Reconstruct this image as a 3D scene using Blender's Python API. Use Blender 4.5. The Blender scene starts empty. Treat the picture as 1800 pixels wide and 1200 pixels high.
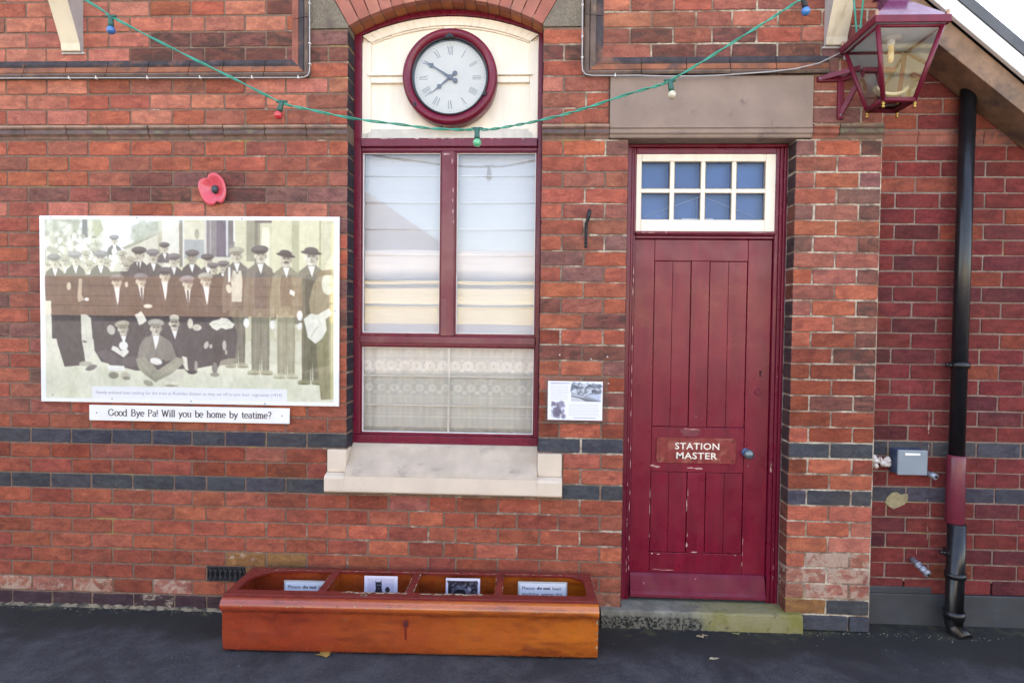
import bpy, bmesh, math, random
import numpy as np
from mathutils import Vector, Matrix

random.seed(7); rng = np.random.default_rng(11)
SC = bpy.context.scene; COL = SC.collection
R = math.radians

# ------------------------------------------------------------------ camera, sky, sun, exposure
cam = bpy.data.cameras.new('camera'); camo = bpy.data.objects.new('camera', cam); COL.objects.link(camo)
cam.sensor_width = 36; cam.lens = 21.6; cam.clip_start = 0.05; cam.clip_end = 600
yaw, pitch, roll = 0.043057, 0.028681, 0.011498
fw = Vector((-math.sin(yaw)*math.cos(pitch), math.cos(yaw)*math.cos(pitch), -math.sin(pitch)))
rt = Vector((math.cos(yaw), math.sin(yaw), 0)); up = rt.cross(fw)
r2 = math.cos(roll)*rt + math.sin(roll)*up; u2 = -math.sin(roll)*rt + math.cos(roll)*up
camo.matrix_world = Matrix(((r2.x, u2.x, -fw.x, 0.0), (r2.y, u2.y, -fw.y, -3.3677), (r2.z, u2.z, -fw.z, 1.6464), (0, 0, 0, 1)))
SC.camera = camo

SUN_EL, SUN_AZ = R(52), R(-14)            # the sun stands behind the station: the platform front is in shade
W = bpy.data.worlds.new('World'); SC.world = W; W.use_nodes = True
nt = W.node_tree; bg = nt.nodes['Background']
sky = nt.nodes.new('ShaderNodeTexSky'); sky.sky_type = 'NISHITA'; sky.sun_disc = False
sky.sun_elevation = SUN_EL; sky.sun_rotation = SUN_AZ; sky.air_density = 1.0; sky.dust_density = 1.6; sky.ozone_density = 1.0
nt.links.new(sky.outputs[0], bg.inputs[0]); bg.inputs[1].default_value = 0.13
sl = bpy.data.lights.new('sun', 'SUN'); so = bpy.data.objects.new('sun', sl); COL.objects.link(so)
sl.energy = 3.6; sl.angle = R(0.5); sl.color = (1.0, 0.95, 0.87)
sv = Vector((math.sin(SUN_AZ)*math.cos(SUN_EL), math.cos(SUN_AZ)*math.cos(SUN_EL), math.sin(SUN_EL)))
so.rotation_euler = (-sv).to_track_quat('-Z', 'Y').to_euler()
SC.view_settings.view_transform = 'Standard'; SC.view_settings.look = 'None'
SC.view_settings.gamma = 1; SC.view_settings.exposure = 2.86
SC.view_settings.use_white_balance = True; SC.view_settings.white_balance_temperature = 8350; SC.view_settings.white_balance_tint = 16   # camera balanced for open shade

# ------------------------------------------------------------------ helpers
def lin(c):
    return tuple(((v/255)/12.92 if v/255 <= .04045 else (((v/255)+.055)/1.055)**2.4) for v in c)

def tag(o, label=None, cat=None, group=None, kind=None):
    if label: o['label'] = label
    if cat: o['category'] = cat
    if group: o['group'] = group
    if kind: o['kind'] = kind
    return o

def empty(name, loc=(0, 0, 0), **k):
    o = bpy.data.objects.new(name, None); COL.objects.link(o); o.location = loc; o.empty_display_size = .05
    return tag(o, **k)

class N:
    """small node graph helper"""
    def __init__(s, name, rough=.6, spec=.5, metal=0.):
        s.m = bpy.data.materials.new(name); s.m.use_nodes = True
        s.t = s.m.node_tree; s.b = s.t.nodes['Principled BSDF']
        s.b.inputs['Roughness'].default_value = rough; s.b.inputs['Specular IOR Level'].default_value = spec
        s.b.inputs['Metallic'].default_value = metal
    def n(s, typ, **kw):
        x = s.t.nodes.new(typ)
        for k, v in kw.items(): setattr(x, k, v)
        return x
    def l(s, a, b): s.t.links.new(a, b)
    def pos(s, scale=(1, 1, 1), off=None):
        g = s.n('ShaderNodeNewGeometry'); m = s.n('ShaderNodeMapping'); m.inputs['Scale'].default_value = scale
        s.l(g.outputs['Position'], m.inputs['Vector'])
        if off is not None: s.l(off, m.inputs['Location'])
        return m.outputs[0]
    def noise(s, vec, scale, detail=4, rough=.55, dist=0.):
        x = s.n('ShaderNodeTexNoise'); x.inputs['Scale'].default_value = scale; x.inputs['Detail'].default_value = detail
        x.inputs['Roughness'].default_value = rough; x.inputs['Distortion'].default_value = dist
        s.l(vec, x.inputs['Vector']); return x.outputs['Fac']
    def ramp(s, fac, a, b, lo=0., hi=1.):
        x = s.n('ShaderNodeMapRange'); x.interpolation_type = 'SMOOTHSTEP'
        x.inputs['From Min'].default_value = a; x.inputs['From Max'].default_value = b
        x.inputs['To Min'].default_value = lo; x.inputs['To Max'].default_value = hi
        s.l(fac, x.inputs['Value']); return x.outputs[0]
    def math(s, op, a, b=None):
        x = s.n('ShaderNodeMath', operation=op)
        for i, v in enumerate((a, b)):
            if v is None: continue
            if isinstance(v, (int, float)): x.inputs[i].default_value = v
            else: s.l(v, x.inputs[i])
        return x.outputs[0]
    def mix(s, f, a, b, mode='MIX'):
        x = s.n('ShaderNodeMix', data_type='RGBA', blend_type=mode)
        for i, v in ((0, f), (6, a), (7, b)):
            if isinstance(v, (int, float)): x.inputs[i].default_value = v
            elif isinstance(v, tuple): x.inputs[i].default_value = (*v[:3], 1)
            else: s.l(v, x.inputs[i])
        return x.outputs[2]
    def col(s, c):
        if isinstance(c, tuple): s.b.inputs['Base Color'].default_value = (*c[:3], 1)
        else: s.l(c, s.b.inputs['Base Color'])
        return s
    def bump(s, h, dist=.002, strength=.6):
        x = s.n('ShaderNodeBump'); x.inputs['Distance'].default_value = dist; x.inputs['Strength'].default_value = strength
        s.l(h, x.inputs['Height']); s.l(x.outputs[0], s.b.inputs['Normal']); return s

MATS = {}
def mat(name, c, rough=.6, vary=.25, scale=14, bump=.0, spec=.5, metal=0., c2=None, c2lo=.55, c2hi=.7, c2scale=5, sc=(1, 1, 1), dist=.3):
    """plain surface with a little wear: tone noise, a second stain colour, bump"""
    k = N(name, rough, spec, metal); p = k.pos(sc)
    n1 = k.noise(p, scale, 5)
    base = k.mix(k.ramp(n1, .25, .75), tuple(v*(1-vary) for v in c), tuple(min(1, v*(1+vary)) for v in c))
    if c2:
        base = k.mix(k.ramp(k.noise(p, c2scale, 6, .6, dist), c2lo, c2hi), base, c2)
    k.col(base)
    if bump: k.bump(k.noise(p, scale*4, 5), .004, bump)
    MATS[name] = k.m
    return k.m

# --- brick: colour and character come from per-brick attributes
def brick_material():
    k = N('brick', .9, .12)
    at = k.n('ShaderNodeAttribute', attribute_name='bcol'); pa = k.n('ShaderNodeAttribute', attribute_name='bpar')
    sep = k.n('ShaderNodeSeparateColor'); k.l(pa.outputs['Color'], sep.inputs[0])
    soot, rnd, smear = sep.outputs[0], sep.outputs[1], sep.outputs[2]
    off = k.n('ShaderNodeCombineXYZ'); k.l(k.math('MULTIPLY', rnd, 37.), off.inputs[0]); k.l(k.math('MULTIPLY', rnd, 91.), off.inputs[2])
    p = k.pos((1, 1, 1), off.outputs[0]); pw = k.pos((1, 1, 2.0), off.outputs[0])
    fine = k.noise(p, 70, 6, .65); mid = k.noise(pw, 11, 5, .6, .6)
    A_ = at.outputs['Color']
    c = k.mix(k.ramp(mid, .32, .70), A_, k.mix(1., A_, (.62, .60, .66), 'MULTIPLY'))
    soft = k.noise(k.pos((1, 1, 1.9), off.outputs[0]), 4.6, 3, .5, .5)     # kiln flashing: broad soft purple hearts
    c = k.mix(k.math('MULTIPLY', k.ramp(soft, .50, .68), k.ramp(soot, .02, .40, .22, .62)), c, k.mix(1., A_, (.50, .62, .68), 'MULTIPLY'))
    c = k.mix(k.math('MULTIPLY', k.ramp(k.noise(pw, 13, 4, .6, 1.), .54, .72), .45), c, k.mix(1., A_, (1.35, 1.45, 1.35), 'MULTIPLY'))
    # burnt, sooty bodies
    burn = k.noise(k.pos((1, 1, 2.6), off.outputs[0]), 7.5, 6, .62, .9)
    th = k.math('SUBTRACT', .86, k.math('MULTIPLY', soot, .50))
    bm = k.n('ShaderNodeMapRange'); bm.interpolation_type = 'SMOOTHSTEP'; k.l(burn, bm.inputs['Value']); k.l(th, bm.inputs['From Min'])
    k.l(k.math('ADD', th, .16), bm.inputs['From Max'])
    c = k.mix(k.math('MULTIPLY', bm.outputs[0], .78), c, (.078, .045, .038))
    # grime held by the arrises
    ed = k.n('ShaderNodeAttribute', attribute_name='bedge')
    c = k.mix(k.math('MULTIPLY', ed.outputs['Fac'], k.ramp(k.noise(p, 22, 4), .35, .75, .0, .42)), c, (.09, .055, .05))
    # lime and old mortar smears
    sm = k.noise(p, 15, 7, .7, .5)
    th2 = k.math('SUBTRACT', .92, k.math('MULTIPLY', smear, .50))
    b2 = k.n('ShaderNodeMapRange'); b2.interpolation_type = 'SMOOTHSTEP'; k.l(sm, b2.inputs['Value']); k.l(th2, b2.inputs['From Min'])
    k.l(k.math('ADD', th2, .14), b2.inputs['From Max'])
    c = k.mix(k.math('MULTIPLY', b2.outputs[0], .7), c, (.46, .36, .28))
    tone = k.ramp(fine, .2, .8, .80, 1.14)
    c = k.mix(1., c, k.n('ShaderNodeCombineColor').outputs[0], 'MULTIPLY') if False else c
    hsv = k.n('ShaderNodeHueSaturation'); k.l(c, hsv.inputs['Color']); k.l(tone, hsv.inputs['Value'])
    c = k.mix(k.ramp(k.noise(p, 160, 3, .6), .70, .78, 0, .45), hsv.outputs[0], (.05, .03, .03))
    # faint weather streaks and algae, world-wide
    big = k.noise(k.pos((1.2, 1, .5)), 1.6, 5, .6)
    c = k.mix(k.ramp(big, .50, .80, 0, .22), c, (.10, .07, .045))
    k.col(c)
    k.l(k.ramp(soot, 0, 1, .85, .72), k.b.inputs['Roughness'])
    pit = k.ramp(k.noise(p, 34, 4, .7, .6), .30, .42)
    k.bump(k.math('ADD', k.math('ADD', k.math('MULTIPLY', fine, .7), mid), k.math('MULTIPLY', pit, .8)), .0045, .7)
    return k.m

def mortar_material(name='mortar', dark=(.235, .150, .112), pale=(.58, .50, .39), lo=.50, hi=.66, shift=.05):
    k = N(name, .95, .1); p = k.pos(); sx = k.n('ShaderNodeSeparateXYZ'); k.l(p, sx.inputs[0])
    c = k.mix(k.ramp(k.math('ADD', k.noise(p, 5.5, 6, .65), k.math('MULTIPLY', sx.outputs[0], shift)), lo, hi), dark, pale)
    c = k.mix(k.ramp(k.noise(p, 60, 4, .7), .35, .7), c, k.mix(.5, c, (.07, .06, .05)))
    c = k.mix(k.ramp(k.noise(k.pos((1, 1, 1.4)), 2.3, 4), .60, .72, 0, .45), c, (.40, .32, .08))
    k.col(c).bump(k.noise(p, 110, 5), .003, .8); return k.m

def attr_material(name, rough=.5, spec=.5, coat=0., attr='pic'):
    k = N(name, rough, spec); a = k.n('ShaderNodeAttribute', attribute_name=attr); k.col(a.outputs['Color'])
    if coat: k.b.inputs['Coat Weight'].default_value = coat; k.b.inputs['Coat Roughness'].default_value = .04
    return k.m

def glass_material(name, ior=1.5, gain=1.0, tint=(1, 1, 1), rough=.0, wav=.0):
    m = bpy.data.materials.new(name); m.use_nodes = True; t = m.node_tree; t.nodes.clear()
    o = t.nodes.new('ShaderNodeOutputMaterial'); mx = t.nodes.new('ShaderNodeMixShader'); tr = t.nodes.new('ShaderNodeBsdfTransparent')
    gl = t.nodes.new('ShaderNodeBsdfGlossy'); gl.inputs['Roughness'].default_value = rough
    fr = t.nodes.new('ShaderNodeFresnel'); fr.inputs['IOR'].default_value = ior
    mu = t.nodes.new('ShaderNodeMath'); mu.operation = 'MULTIPLY'; mu.inputs[1].default_value = gain; mu.use_clamp = True
    tr.inputs[0].default_value = (*tint, 1)
    t.links.new(fr.outputs[0], mu.inputs[0]); t.links.new(mu.outputs[0], mx.inputs[0])
    t.links.new(tr.outputs[0], mx.inputs[1]); t.links.new(gl.outputs[0], mx.inputs[2]); t.links.new(mx.outputs[0], o.inputs[0])
    if wav:
        g = t.nodes.new('ShaderNodeNewGeometry'); n = t.nodes.new('ShaderNodeTexNoise'); n.inputs['Scale'].default_value = 3.; n.inputs['Detail'].default_value = 1
        b = t.nodes.new('ShaderNodeBump'); b.inputs['Distance'].default_value = wav; b.inputs['Strength'].default_value = 1.
        t.links.new(g.outputs['Position'], n.inputs['Vector']); t.links.new(n.outputs[0], b.inputs['Height'])
        t.links.new(b.outputs[0], gl.inputs['Normal'])
    MATS[name] = m; return m

def paint(name, c, rough=.35, worn=.0, under=(.50, .25, .20), coat=.0, vary=.12, dull=None):
    """gloss paint: slight brush waviness, fading, chips through to the undercoat"""
    k = N(name, rough, .36); p = k.pos()
    base = k.mix(k.ramp(k.noise(k.pos((6, 6, .8)), 3, 5), .3, .7), tuple(v*(1-vary) for v in c), tuple(min(1, v*(1+vary)) for v in c))
    base = k.mix(k.ramp(k.noise(p, 130, 3), .66, .76, 0, .25), base, tuple(v*.35 for v in c))
    if dull: base = k.mix(k.ramp(k.noise(p, 2.2, 5, .6, .4), .42, .7, 0, .7), base, dull)
    chipm = k.noise(k.pos((1, 1, .45)), 26, 6, .62, .4)
    if worn: base = k.mix(k.ramp(chipm, .76-worn, .78-worn), base, under)
    k.col(base)
    rr = k.ramp(k.noise(p, 9, 5), .3, .75, rough*.8, rough*1.5); k.l(rr, k.b.inputs['Roughness'])
    k.bump(k.noise(k.pos((18, 18, 2.0)), 5, 4), .0012, .5)
    if coat: k.b.inputs['Coat Weight'].default_value = coat; k.b.inputs['Coat Roughness'].default_value = .1
    MATS[name] = k.m; return k.m

class MB:
    """collects faces for ONE mesh object"""
    def __init__(s): s.v = []; s.f = []; s.mi = []; s.sm = []
    def add(s, vs, fs, mi=0, smooth=False):
        b = len(s.v); s.v += [tuple(v) for v in vs]
        for f in fs: s.f.append([b+i for i in f]); s.mi.append(mi); s.sm.append(smooth)
        return s
    def box(s, x0, x1, y0, y1, z0, z1, mi=0):
        vs = [(x, y, z) for x in (x0, x1) for y in (y0, y1) for z in (z0, z1)]
        return s.add(vs, [(0, 1, 3, 2), (4, 6, 7, 5), (0, 4, 5, 1), (2, 3, 7, 6), (0, 2, 6, 4), (1, 5, 7, 3)], mi)
    def prism(s, poly, y0, y1, mi=0):           # polygon in x,z pushed from y0 (front) to y1
        n = len(poly); a = sum(poly[i][0]*poly[(i+1) % n][1]-poly[(i+1) % n][0]*poly[i][1] for i in range(n))
        if a < 0: poly = poly[::-1]
        vs = [(x, y0, z) for x, z in poly]+[(x, y1, z) for x, z in poly]
        return s.add(vs, [tuple(range(n)), tuple(range(2*n-1, n-1, -1))]+[(i, i+n, (i+1) % n+n, (i+1) % n) for i in range(n)], mi)
    def xprism(s, prof, x0, x1, mi=0, smooth=False):   # closed profile in y,z pushed along x
        n = len(prof); vs = [(x0, y, z) for y, z in prof]+[(x1, y, z) for y, z in prof]
        return s.add(vs, [tuple(range(n)), tuple(range(2*n-1, n-1, -1))], mi).add(vs, [(i, (i+1) % n, (i+1) % n+n, i+n) for i in range(n)], mi, smooth)
    def ring(s, pa, pb, y0, y1, mi=0):          # strip solid between two open polylines of the same length
        n = len(pa)
        for i in range(n-1):
            s.prism([pa[i], pa[i+1], pb[i+1], pb[i]], y0, y1, mi)
        return s
    def tube(s, path, r, seg=8, mi=0, close=True):
        P = [Vector(p) for p in path]; rings = []; n = len(P)
        rr = r if isinstance(r, (list, tuple)) else [r]*n
        t0 = (P[1]-P[0]).normalized(); ref = Vector((0, 0, 1)) if abs(t0.z) < .9 else Vector((1, 0, 0))
        u = t0.cross(ref).normalized()
        b = len(s.v)
        for i in range(n):
            t = (P[min(i+1, n-1)]-P[max(i-1, 0)]).normalized()
            u = (u-u.dot(t)*t).normalized(); w = t.cross(u)
            for j in range(seg):
                a = 2*math.pi*j/seg; s.v.append(tuple(P[i]+rr[i]*(math.cos(a)*u+math.sin(a)*w)))
        for i in range(n-1):
            for j in range(seg):
                k = (j+1) % seg; s.f.append([b+i*seg+j, b+i*seg+k, b+(i+1)*seg+k, b+(i+1)*seg+j]); s.mi.append(mi); s.sm.append(True)
        if close:
            s.f.append([b+j for j in range(seg)][::-1]); s.f.append([b+(n-1)*seg+j for j in range(seg)]); s.mi += [mi, mi]; s.sm += [False, False]
        return s
    def lathe(s, prof, centre, axis='y', seg=40, mi=0, sharp=False):   # prof: (radius, height along axis)
        b = len(s.v); n = len(prof); c = Vector(centre)
        for r, h in prof:
            for j in range(seg):
                a = 2*math.pi*j/seg; x, y = r*math.cos(a), r*math.sin(a)
                s.v.append(tuple(c+(Vector((x, h, y)) if axis == 'y' else Vector((x, y, h)) if axis == 'z' else Vector((h, x, y)))))
        for i in range(n-1):
            for j in range(seg):
                k = (j+1) % seg; s.f.append([b+i*seg+j, b+i*seg+k, b+(i+1)*seg+k, b+(i+1)*seg+j]); s.mi.append(mi); s.sm.append(not sharp)
        return s
    def sphere(s, c, r, seg=14, mi=0, sz=1.):
        pr = [(max(1e-5, r*math.sin(math.pi*i/10)), -r*sz*math.cos(math.pi*i/10)) for i in range(11)]
        return s.lathe(pr, c, 'z', seg, mi)
    def build(s, name, mats, parent=None, bevel=0., seg=2, fix=True, **k):
        me = bpy.data.meshes.new(name); me.from_pydata(s.v, [], s.f)
        for m in (mats if isinstance(mats, (list, tuple)) else [mats]): me.materials.append(m)
        me.polygons.foreach_set('material_index', s.mi); me.polygons.foreach_set('use_smooth', s.sm)
        if fix:
            bm = bmesh.new(); bm.from_mesh(me); bmesh.ops.recalc_face_normals(bm, faces=bm.faces); bm.to_mesh(me); bm.free()
        me.update()
        o = bpy.data.objects.new(name, me); COL.objects.link(o)
        if parent: o.parent = parent; o.matrix_parent_inverse = Matrix.Translation(-Vector(parent.location)) if parent.type == 'EMPTY' and not k.get('local') else Matrix()
        k.pop('local', None)
        if bevel:
            b = o.modifiers.new('b', 'BEVEL'); b.width = bevel; b.segments = seg; b.limit_method = 'ANGLE'; b.angle_limit = R(35); b.harden_normals = False
        return tag(o, **k)

def arc(cx, cz, r, a0, a1, n):
    return [(cx+r*math.sin(a0+(a1-a0)*i/n), cz+r*math.cos(a0+(a1-a0)*i/n)) for i in range(n+1)]
def arc_through(x0, x1, zend, apex, n=24):
    h = apex-zend; s = (x1-x0)/2; r = (s*s+h*h)/(2*h); cx = (x0+x1)/2; a = math.asin(s/r)
    return arc(cx, apex-r, r, -a, a, n)

def text_mb(mb, string, cx, cz, w, h, y, mi=0, bold=0., depth=.0006, spacing=1.):
    """flat lettering in the XZ plane facing -Y, fitted into w x h around (cx, cz)"""
    cu = bpy.data.curves.new('t', 'FONT'); cu.body = string; cu.size = 1; cu.offset = bold; cu.extrude = 0; cu.resolution_u = 3; cu.space_character = spacing
    ob = bpy.data.objects.new('t', cu); COL.objects.link(ob)
    dg = bpy.context.evaluated_depsgraph_get(); me = bpy.data.meshes.new_from_object(ob.evaluated_get(dg))
    vs = [v.co.copy() for v in me.vertices]
    xs = [v.x for v in vs]; zs = [v.y for v in vs]
    sx = w/(max(xs)-min(xs)); sz = h/(max(zs)-min(zs)) if h else sx
    mx = (max(xs)+min(xs))/2; mz = (max(zs)+min(zs))/2
    P = [(cx+(v.x-mx)*sx, y, cz+(v.y-mz)*sz) for v in vs]
    mb.add(P, [tuple(p.vertices) for p in me.polygons], mi)
    COL.objects.unlink(ob); bpy.data.objects.remove(ob); bpy.data.curves.remove(cu); bpy.data.meshes.remove(me)

# ------------------------------------------------------------------ picture canvas (prints are flat in the place; drawn with shapes)
class Canvas:
    def __init__(s, x0, y0, x1, y1, scale, bgc=(255, 255, 255)):
        s.x0, s.y0, s.k = x0, y0, scale*2
        s.w, s.h = int((x1-x0)*s.k)//2*2, int((y1-y0)*s.k)//2*2
        s.a = np.zeros((s.h, s.w, 3)); s.a[:] = bgc
    def _box(s, xa, ya, xb, yb):
        i0 = max(0, int((ya-s.y0)*s.k)-1); i1 = min(s.h, int((yb-s.y0)*s.k)+2); j0 = max(0, int((xa-s.x0)*s.k)-1); j1 = min(s.w, int((xb-s.x0)*s.k)+2)
        if i1 <= i0 or j1 <= j0: return None
        Y, X = np.mgrid[i0:i1, j0:j1]; return i0, i1, j0, j1, X/s.k+s.x0, Y/s.k+s.y0
    def _put(s, B, m, c, al=1.):
        i0, i1, j0, j1 = B[:4]; m = (m*al)[..., None]; s.a[i0:i1, j0:j1] = s.a[i0:i1, j0:j1]*(1-m)+np.array(c, float)*m
    def ell(s, cx, cy, rx, ry, c, ang=0, al=1., soft=.12):
        q = max(rx, ry)*1.3; B = s._box(cx-q, cy-q, cx+q, cy+q)
        if B is None: return
        X, Y = B[4]-cx, B[5]-cy; ca, sa = math.cos(R(ang)), math.sin(R(ang)); u = (X*ca+Y*sa)/rx; v = (-X*sa+Y*ca)/ry
        s._put(B, np.clip((1+soft/2-np.sqrt(u*u+v*v))/soft, 0, 1), c, al)
    def poly(s, pts, c, al=1.):
        xs = [p[0] for p in pts]; ys = [p[1] for p in pts]; B = s._box(min(xs), min(ys), max(xs), max(ys))
        if B is None: return
        X, Y = B[4], B[5]; m = np.zeros(X.shape, bool); n = len(pts)
        for i in range(n):
            xa, ya = pts[i]; xb, yb = pts[(i+1) % n]
            if ya == yb: continue
            m ^= ((ya > Y) != (yb > Y)) & (X < (xb-xa)*(Y-ya)/(yb-ya)+xa)
        s._put(B, m.astype(float), c, al)
    def rect(s, xa, ya, xb, yb, c, al=1.): s.poly([(xa, ya), (xb, ya), (xb, yb), (xa, yb)], c, al)
    def line(s, pts, w, c, al=1.):
        for (xa, ya), (xb, yb) in zip(pts[:-1], pts[1:]):
            L = math.hypot(xb-xa, yb-ya) or 1e-6; nx, ny = -(yb-ya)/L*w/2, (xb-xa)/L*w/2
            s.poly([(xa+nx, ya+ny), (xb+nx, yb+ny), (xb-nx, yb-ny), (xa-nx, ya-ny)], c, al)
    def blotch(s, xa, ya, xb, yb, n, size, cols, al=.5, seed=1):
        q = random.Random(seed)
        for _ in range(n):
            s.ell(q.uniform(xa, xb), q.uniform(ya, yb), size*q.uniform(.4, 1.4), size*q.uniform(.3, 1.1), q.choice(cols), q.uniform(0, 180), al, .6)
    def final(s, grain=3.5, blur=True):
        a = s.a.reshape(s.h//2, 2, s.w//2, 2, 3).mean((1, 3))
        if blur:
            b = np.pad(a, ((1, 1), (1, 1), (0, 0)), 'edge'); a = (b[1:-1, 1:-1]*4+b[:-2, 1:-1]+b[2:, 1:-1]+b[1:-1, :-2]+b[1:-1, 2:])/8
        return np.clip(a+rng.normal(0, grain, a.shape[:2])[..., None], 0, 255)

def picture(name, img, x0, x1, z0, z1, y, m, parent=None, shape=None, gain=.82, **k):
    """a printed sheet: a real grid mesh whose vertex colours are the print"""
    h, w = img.shape[:2]
    xs = np.linspace(x0, x1, w+1); zs = np.linspace(z1, z0, h+1)
    X, Z = np.meshgrid(xs, zs); Y = np.full(X.shape, y) if shape is None else y+shape(X, Z)
    v = np.stack([X, Y, Z], -1).reshape(-1, 3)
    i, j = np.mgrid[0:h, 0:w]; a = (i*(w+1)+j).ravel()
    f = np.stack([a, a+w+1, a+w+2, a+1], -1)
    me = bpy.data.meshes.new(name); me.vertices.add(len(v)); me.vertices.foreach_set('co', v.ravel())
    me.loops.add(f.size); me.loops.foreach_set('vertex_index', f.ravel().astype(np.int32))
    me.polygons.add(len(f)); me.polygons.foreach_set('loop_start', np.arange(0, f.size, 4, dtype=np.int32)); me.polygons.foreach_set('loop_total', np.full(len(f), 4, np.int32))
    me.update(calc_edges=True); me.validate()
    s = img/255.; L = np.where(s <= .04045, s/12.92, ((s+.055)/1.055)**2.4)*gain
    L = np.pad(L, ((0, 1), (0, 1), (0, 0)), 'edge'); ca = np.ones((L.shape[0]*L.shape[1], 4)); ca[:, :3] = L.reshape(-1, 3)
    at = me.color_attributes.new('pic', 'FLOAT_COLOR', 'POINT'); at.data.foreach_set('color', ca.ravel())
    me.materials.append(m); o = bpy.data.objects.new(name, me); COL.objects.link(o)
    if parent: o.parent = parent; o.matrix_parent_inverse = Matrix.Translation(-Vector(parent.location)) if parent.type == 'EMPTY' else Matrix()
    return tag(o, **k)

# ------------------------------------------------------------------ materials
M_BRICK = brick_material(); M_MORTAR = mortar_material()
M_MORTAR2 = mortar_material('mortar_grey', (.22, .14, .115), (.34, .25, .21), .35, .7, 0.)
STONE = mat('lintel_stone', (.285, .205, .165), .9, .12, 6, .5, c2=(.15, .105, .10), c2lo=.58, c2hi=.74, c2scale=7)
SPRING = mat('springer_stone', (.20, .165, .125), .95, .3, 120, .6, c2=(.12, .09, .075), c2lo=.5, c2hi=.8)
SILLP = mat('sill_cream', (.66, .545, .43), .7, .06, 8, .25, c2=(.45, .37, .29), c2lo=.60, c2hi=.8, c2scale=7)
SILLG = mat('sill_weathered', (.50, .405, .315), .85, .12, 10, .4, c2=(.30, .25, .21), c2lo=.55, c2hi=.8, c2scale=9)
MOULD_D = mat('moulded_brick_dark', (.14, .095, .080), .85, .3, 9, .4, c2=(.22, .15, .10), c2lo=.5, c2hi=.7, c2scale=12)
MOULD_O = mat('moulded_brick_orange', (.30, .105, .055), .85, .3, 9, .4, c2=(.08, .05, .05), c2lo=.48, c2hi=.7, c2scale=8)
MOULD_S = mat('moulded_brick_sooty', (.050, .040, .045), .85, .4, 12, .4, c2=(.20, .09, .06), c2lo=.52, c2hi=.68, c2scale=7)
MOULD_G = mat('string_brick', (.21, .118, .088), .85, .3, 14, .5, c2=(.13, .095, .075), c2lo=.45, c2hi=.68, c2scale=12)
MOULD_T = mat('string_brick_tan', (.36, .21, .14), .85, .25, 14, .5, c2=(.18, .12, .09), c2lo=.5, c2hi=.68, c2scale=12)
MOULD_P = mat('string_brick_purple', (.13, .085, .085), .85, .3, 14, .5, c2=(.17, .15, .10), c2lo=.5, c2hi=.68, c2scale=12)
MOULD_R = mat('string_brick_red', (.29, .095, .065), .85, .25, 12, .4, c2=(.10, .06, .055), c2lo=.5, c2hi=.7, c2scale=9)
MAR = paint('maroon_gloss', (.165, .007, .026), .30, .015, (.42, .20, .19), .12)
MARF = paint('maroon_faded', (.17, .028, .042), .42, .03, (.40, .17, .15), .1, dull=(.26, .10, .09))
MARD = paint('maroon_door', (.185, .007, .023), .30, .010, (.42, .20, .19), .10, vary=.16)
MARW = paint('maroon_weathered', (.150, .008, .028), .55, .07, (.30, .13, .15))
PLATE = mat('name_plate_red', (.215, .022, .022), .35, .25, 25, .15, c2=(.30, .075, .055), c2lo=.5, c2hi=.62, c2scale=16)
CHIP = mat('bare_chip', (.52, .30, .26), .8, .3, 60)
CHIPD = mat('dark_gap', (.03, .006, .010), .8, .3, 60)
CREAM = paint('cream_paint', (.90, .81, .68), .45, .0, (.5, .42, .38), vary=.05)
CREAMG = paint('cream_greyed', (.60, .55, .47), .5, .04, (.33, .30, .28), vary=.08)
WHITE = mat('white_paint', (.80, .79, .76), .5, .05, 8)
TIMBER = mat('bracket_cream', (.70, .60, .44), .6, .12, 6, .3, c2=(.38, .27, .15), c2lo=.56, c2hi=.75, c2scale=5, sc=(1, 1, .35))
TIMBERG = mat('bracket_grey', (.47, .44, .42), .7, .08, 8, .2, c2=(.33, .30, .27), c2lo=.6, c2hi=.8)
BLACK = mat('black_gloss', (.010, .010, .012), .28, .3, 30)
IRON = mat('black_iron', (.020, .020, .024), .6, .5, 60, .6, c2=(.07, .045, .04), c2lo=.6, c2hi=.7)
BRASS = mat('brass', (.50, .32, .09), .3, .2, 30, metal=1.)
ZINC = mat('zinc', (.33, .36, .42), .45, .25, 40, .2, metal=.6)
GREYP = mat('grey_plastic', (.205, .250, .285), .45, .06, 8)
GREYD = mat('grey_plastic_side', (.045, .065, .12), .45, .06, 8)
CABLEW = mat('grey_cable', (.42, .40, .40), .5, .15, 30)
GREENC = mat('green_cable', (.010, .30, .21), .45, .25, 9, spec=.6)
GREEND = mat('green_socket', (.008, .10, .075), .45, .15, 9, spec=.6)
TARB = mat('tarred_plinth', (.042, .045, .052), .55, .25, 6, .3, c2=(.08, .085, .09), c2lo=.55, c2hi=.8)
STEP = mat('step_stone', (.21, .185, .105), .9, .25, 14, .6, c2=(.27, .24, .06), c2lo=.45, c2hi=.62, c2scale=4)
STEPD = mat('step_pebbled', (.085, .080, .06), .9, .6, 70, 1., c2=(.030, .030, .028), c2lo=.42, c2hi=.62, c2scale=34, dist=1.5)
SLATE = mat('slate', (.10, .105, .115), .7, .2, 7, .3)
RENDER = mat('interior_plaster', (.30, .28, .25), .9, .1)
GLASS = glass_material('window_glass', 1.5, 2.5, wav=.00025)
GLASSB = glass_material('fanlight_glass', 1.5, .9)
GLASSL = glass_material('lantern_glass', 1.5, 1.1, (.93, .97, 1.0), .03)
CLOCKG = glass_material('clock_glass', 1.5, 1.6)
ACR = attr_material('print_glossy', .30, .3, 1.)
ACR.node_tree.nodes['Principled BSDF'].inputs['Coat IOR'].default_value = 1.66; ACR.node_tree.nodes['Principled BSDF'].inputs['Coat Roughness'].default_value = .015
PAPER = attr_material('print_paper', .5, .4, .35)
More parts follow.
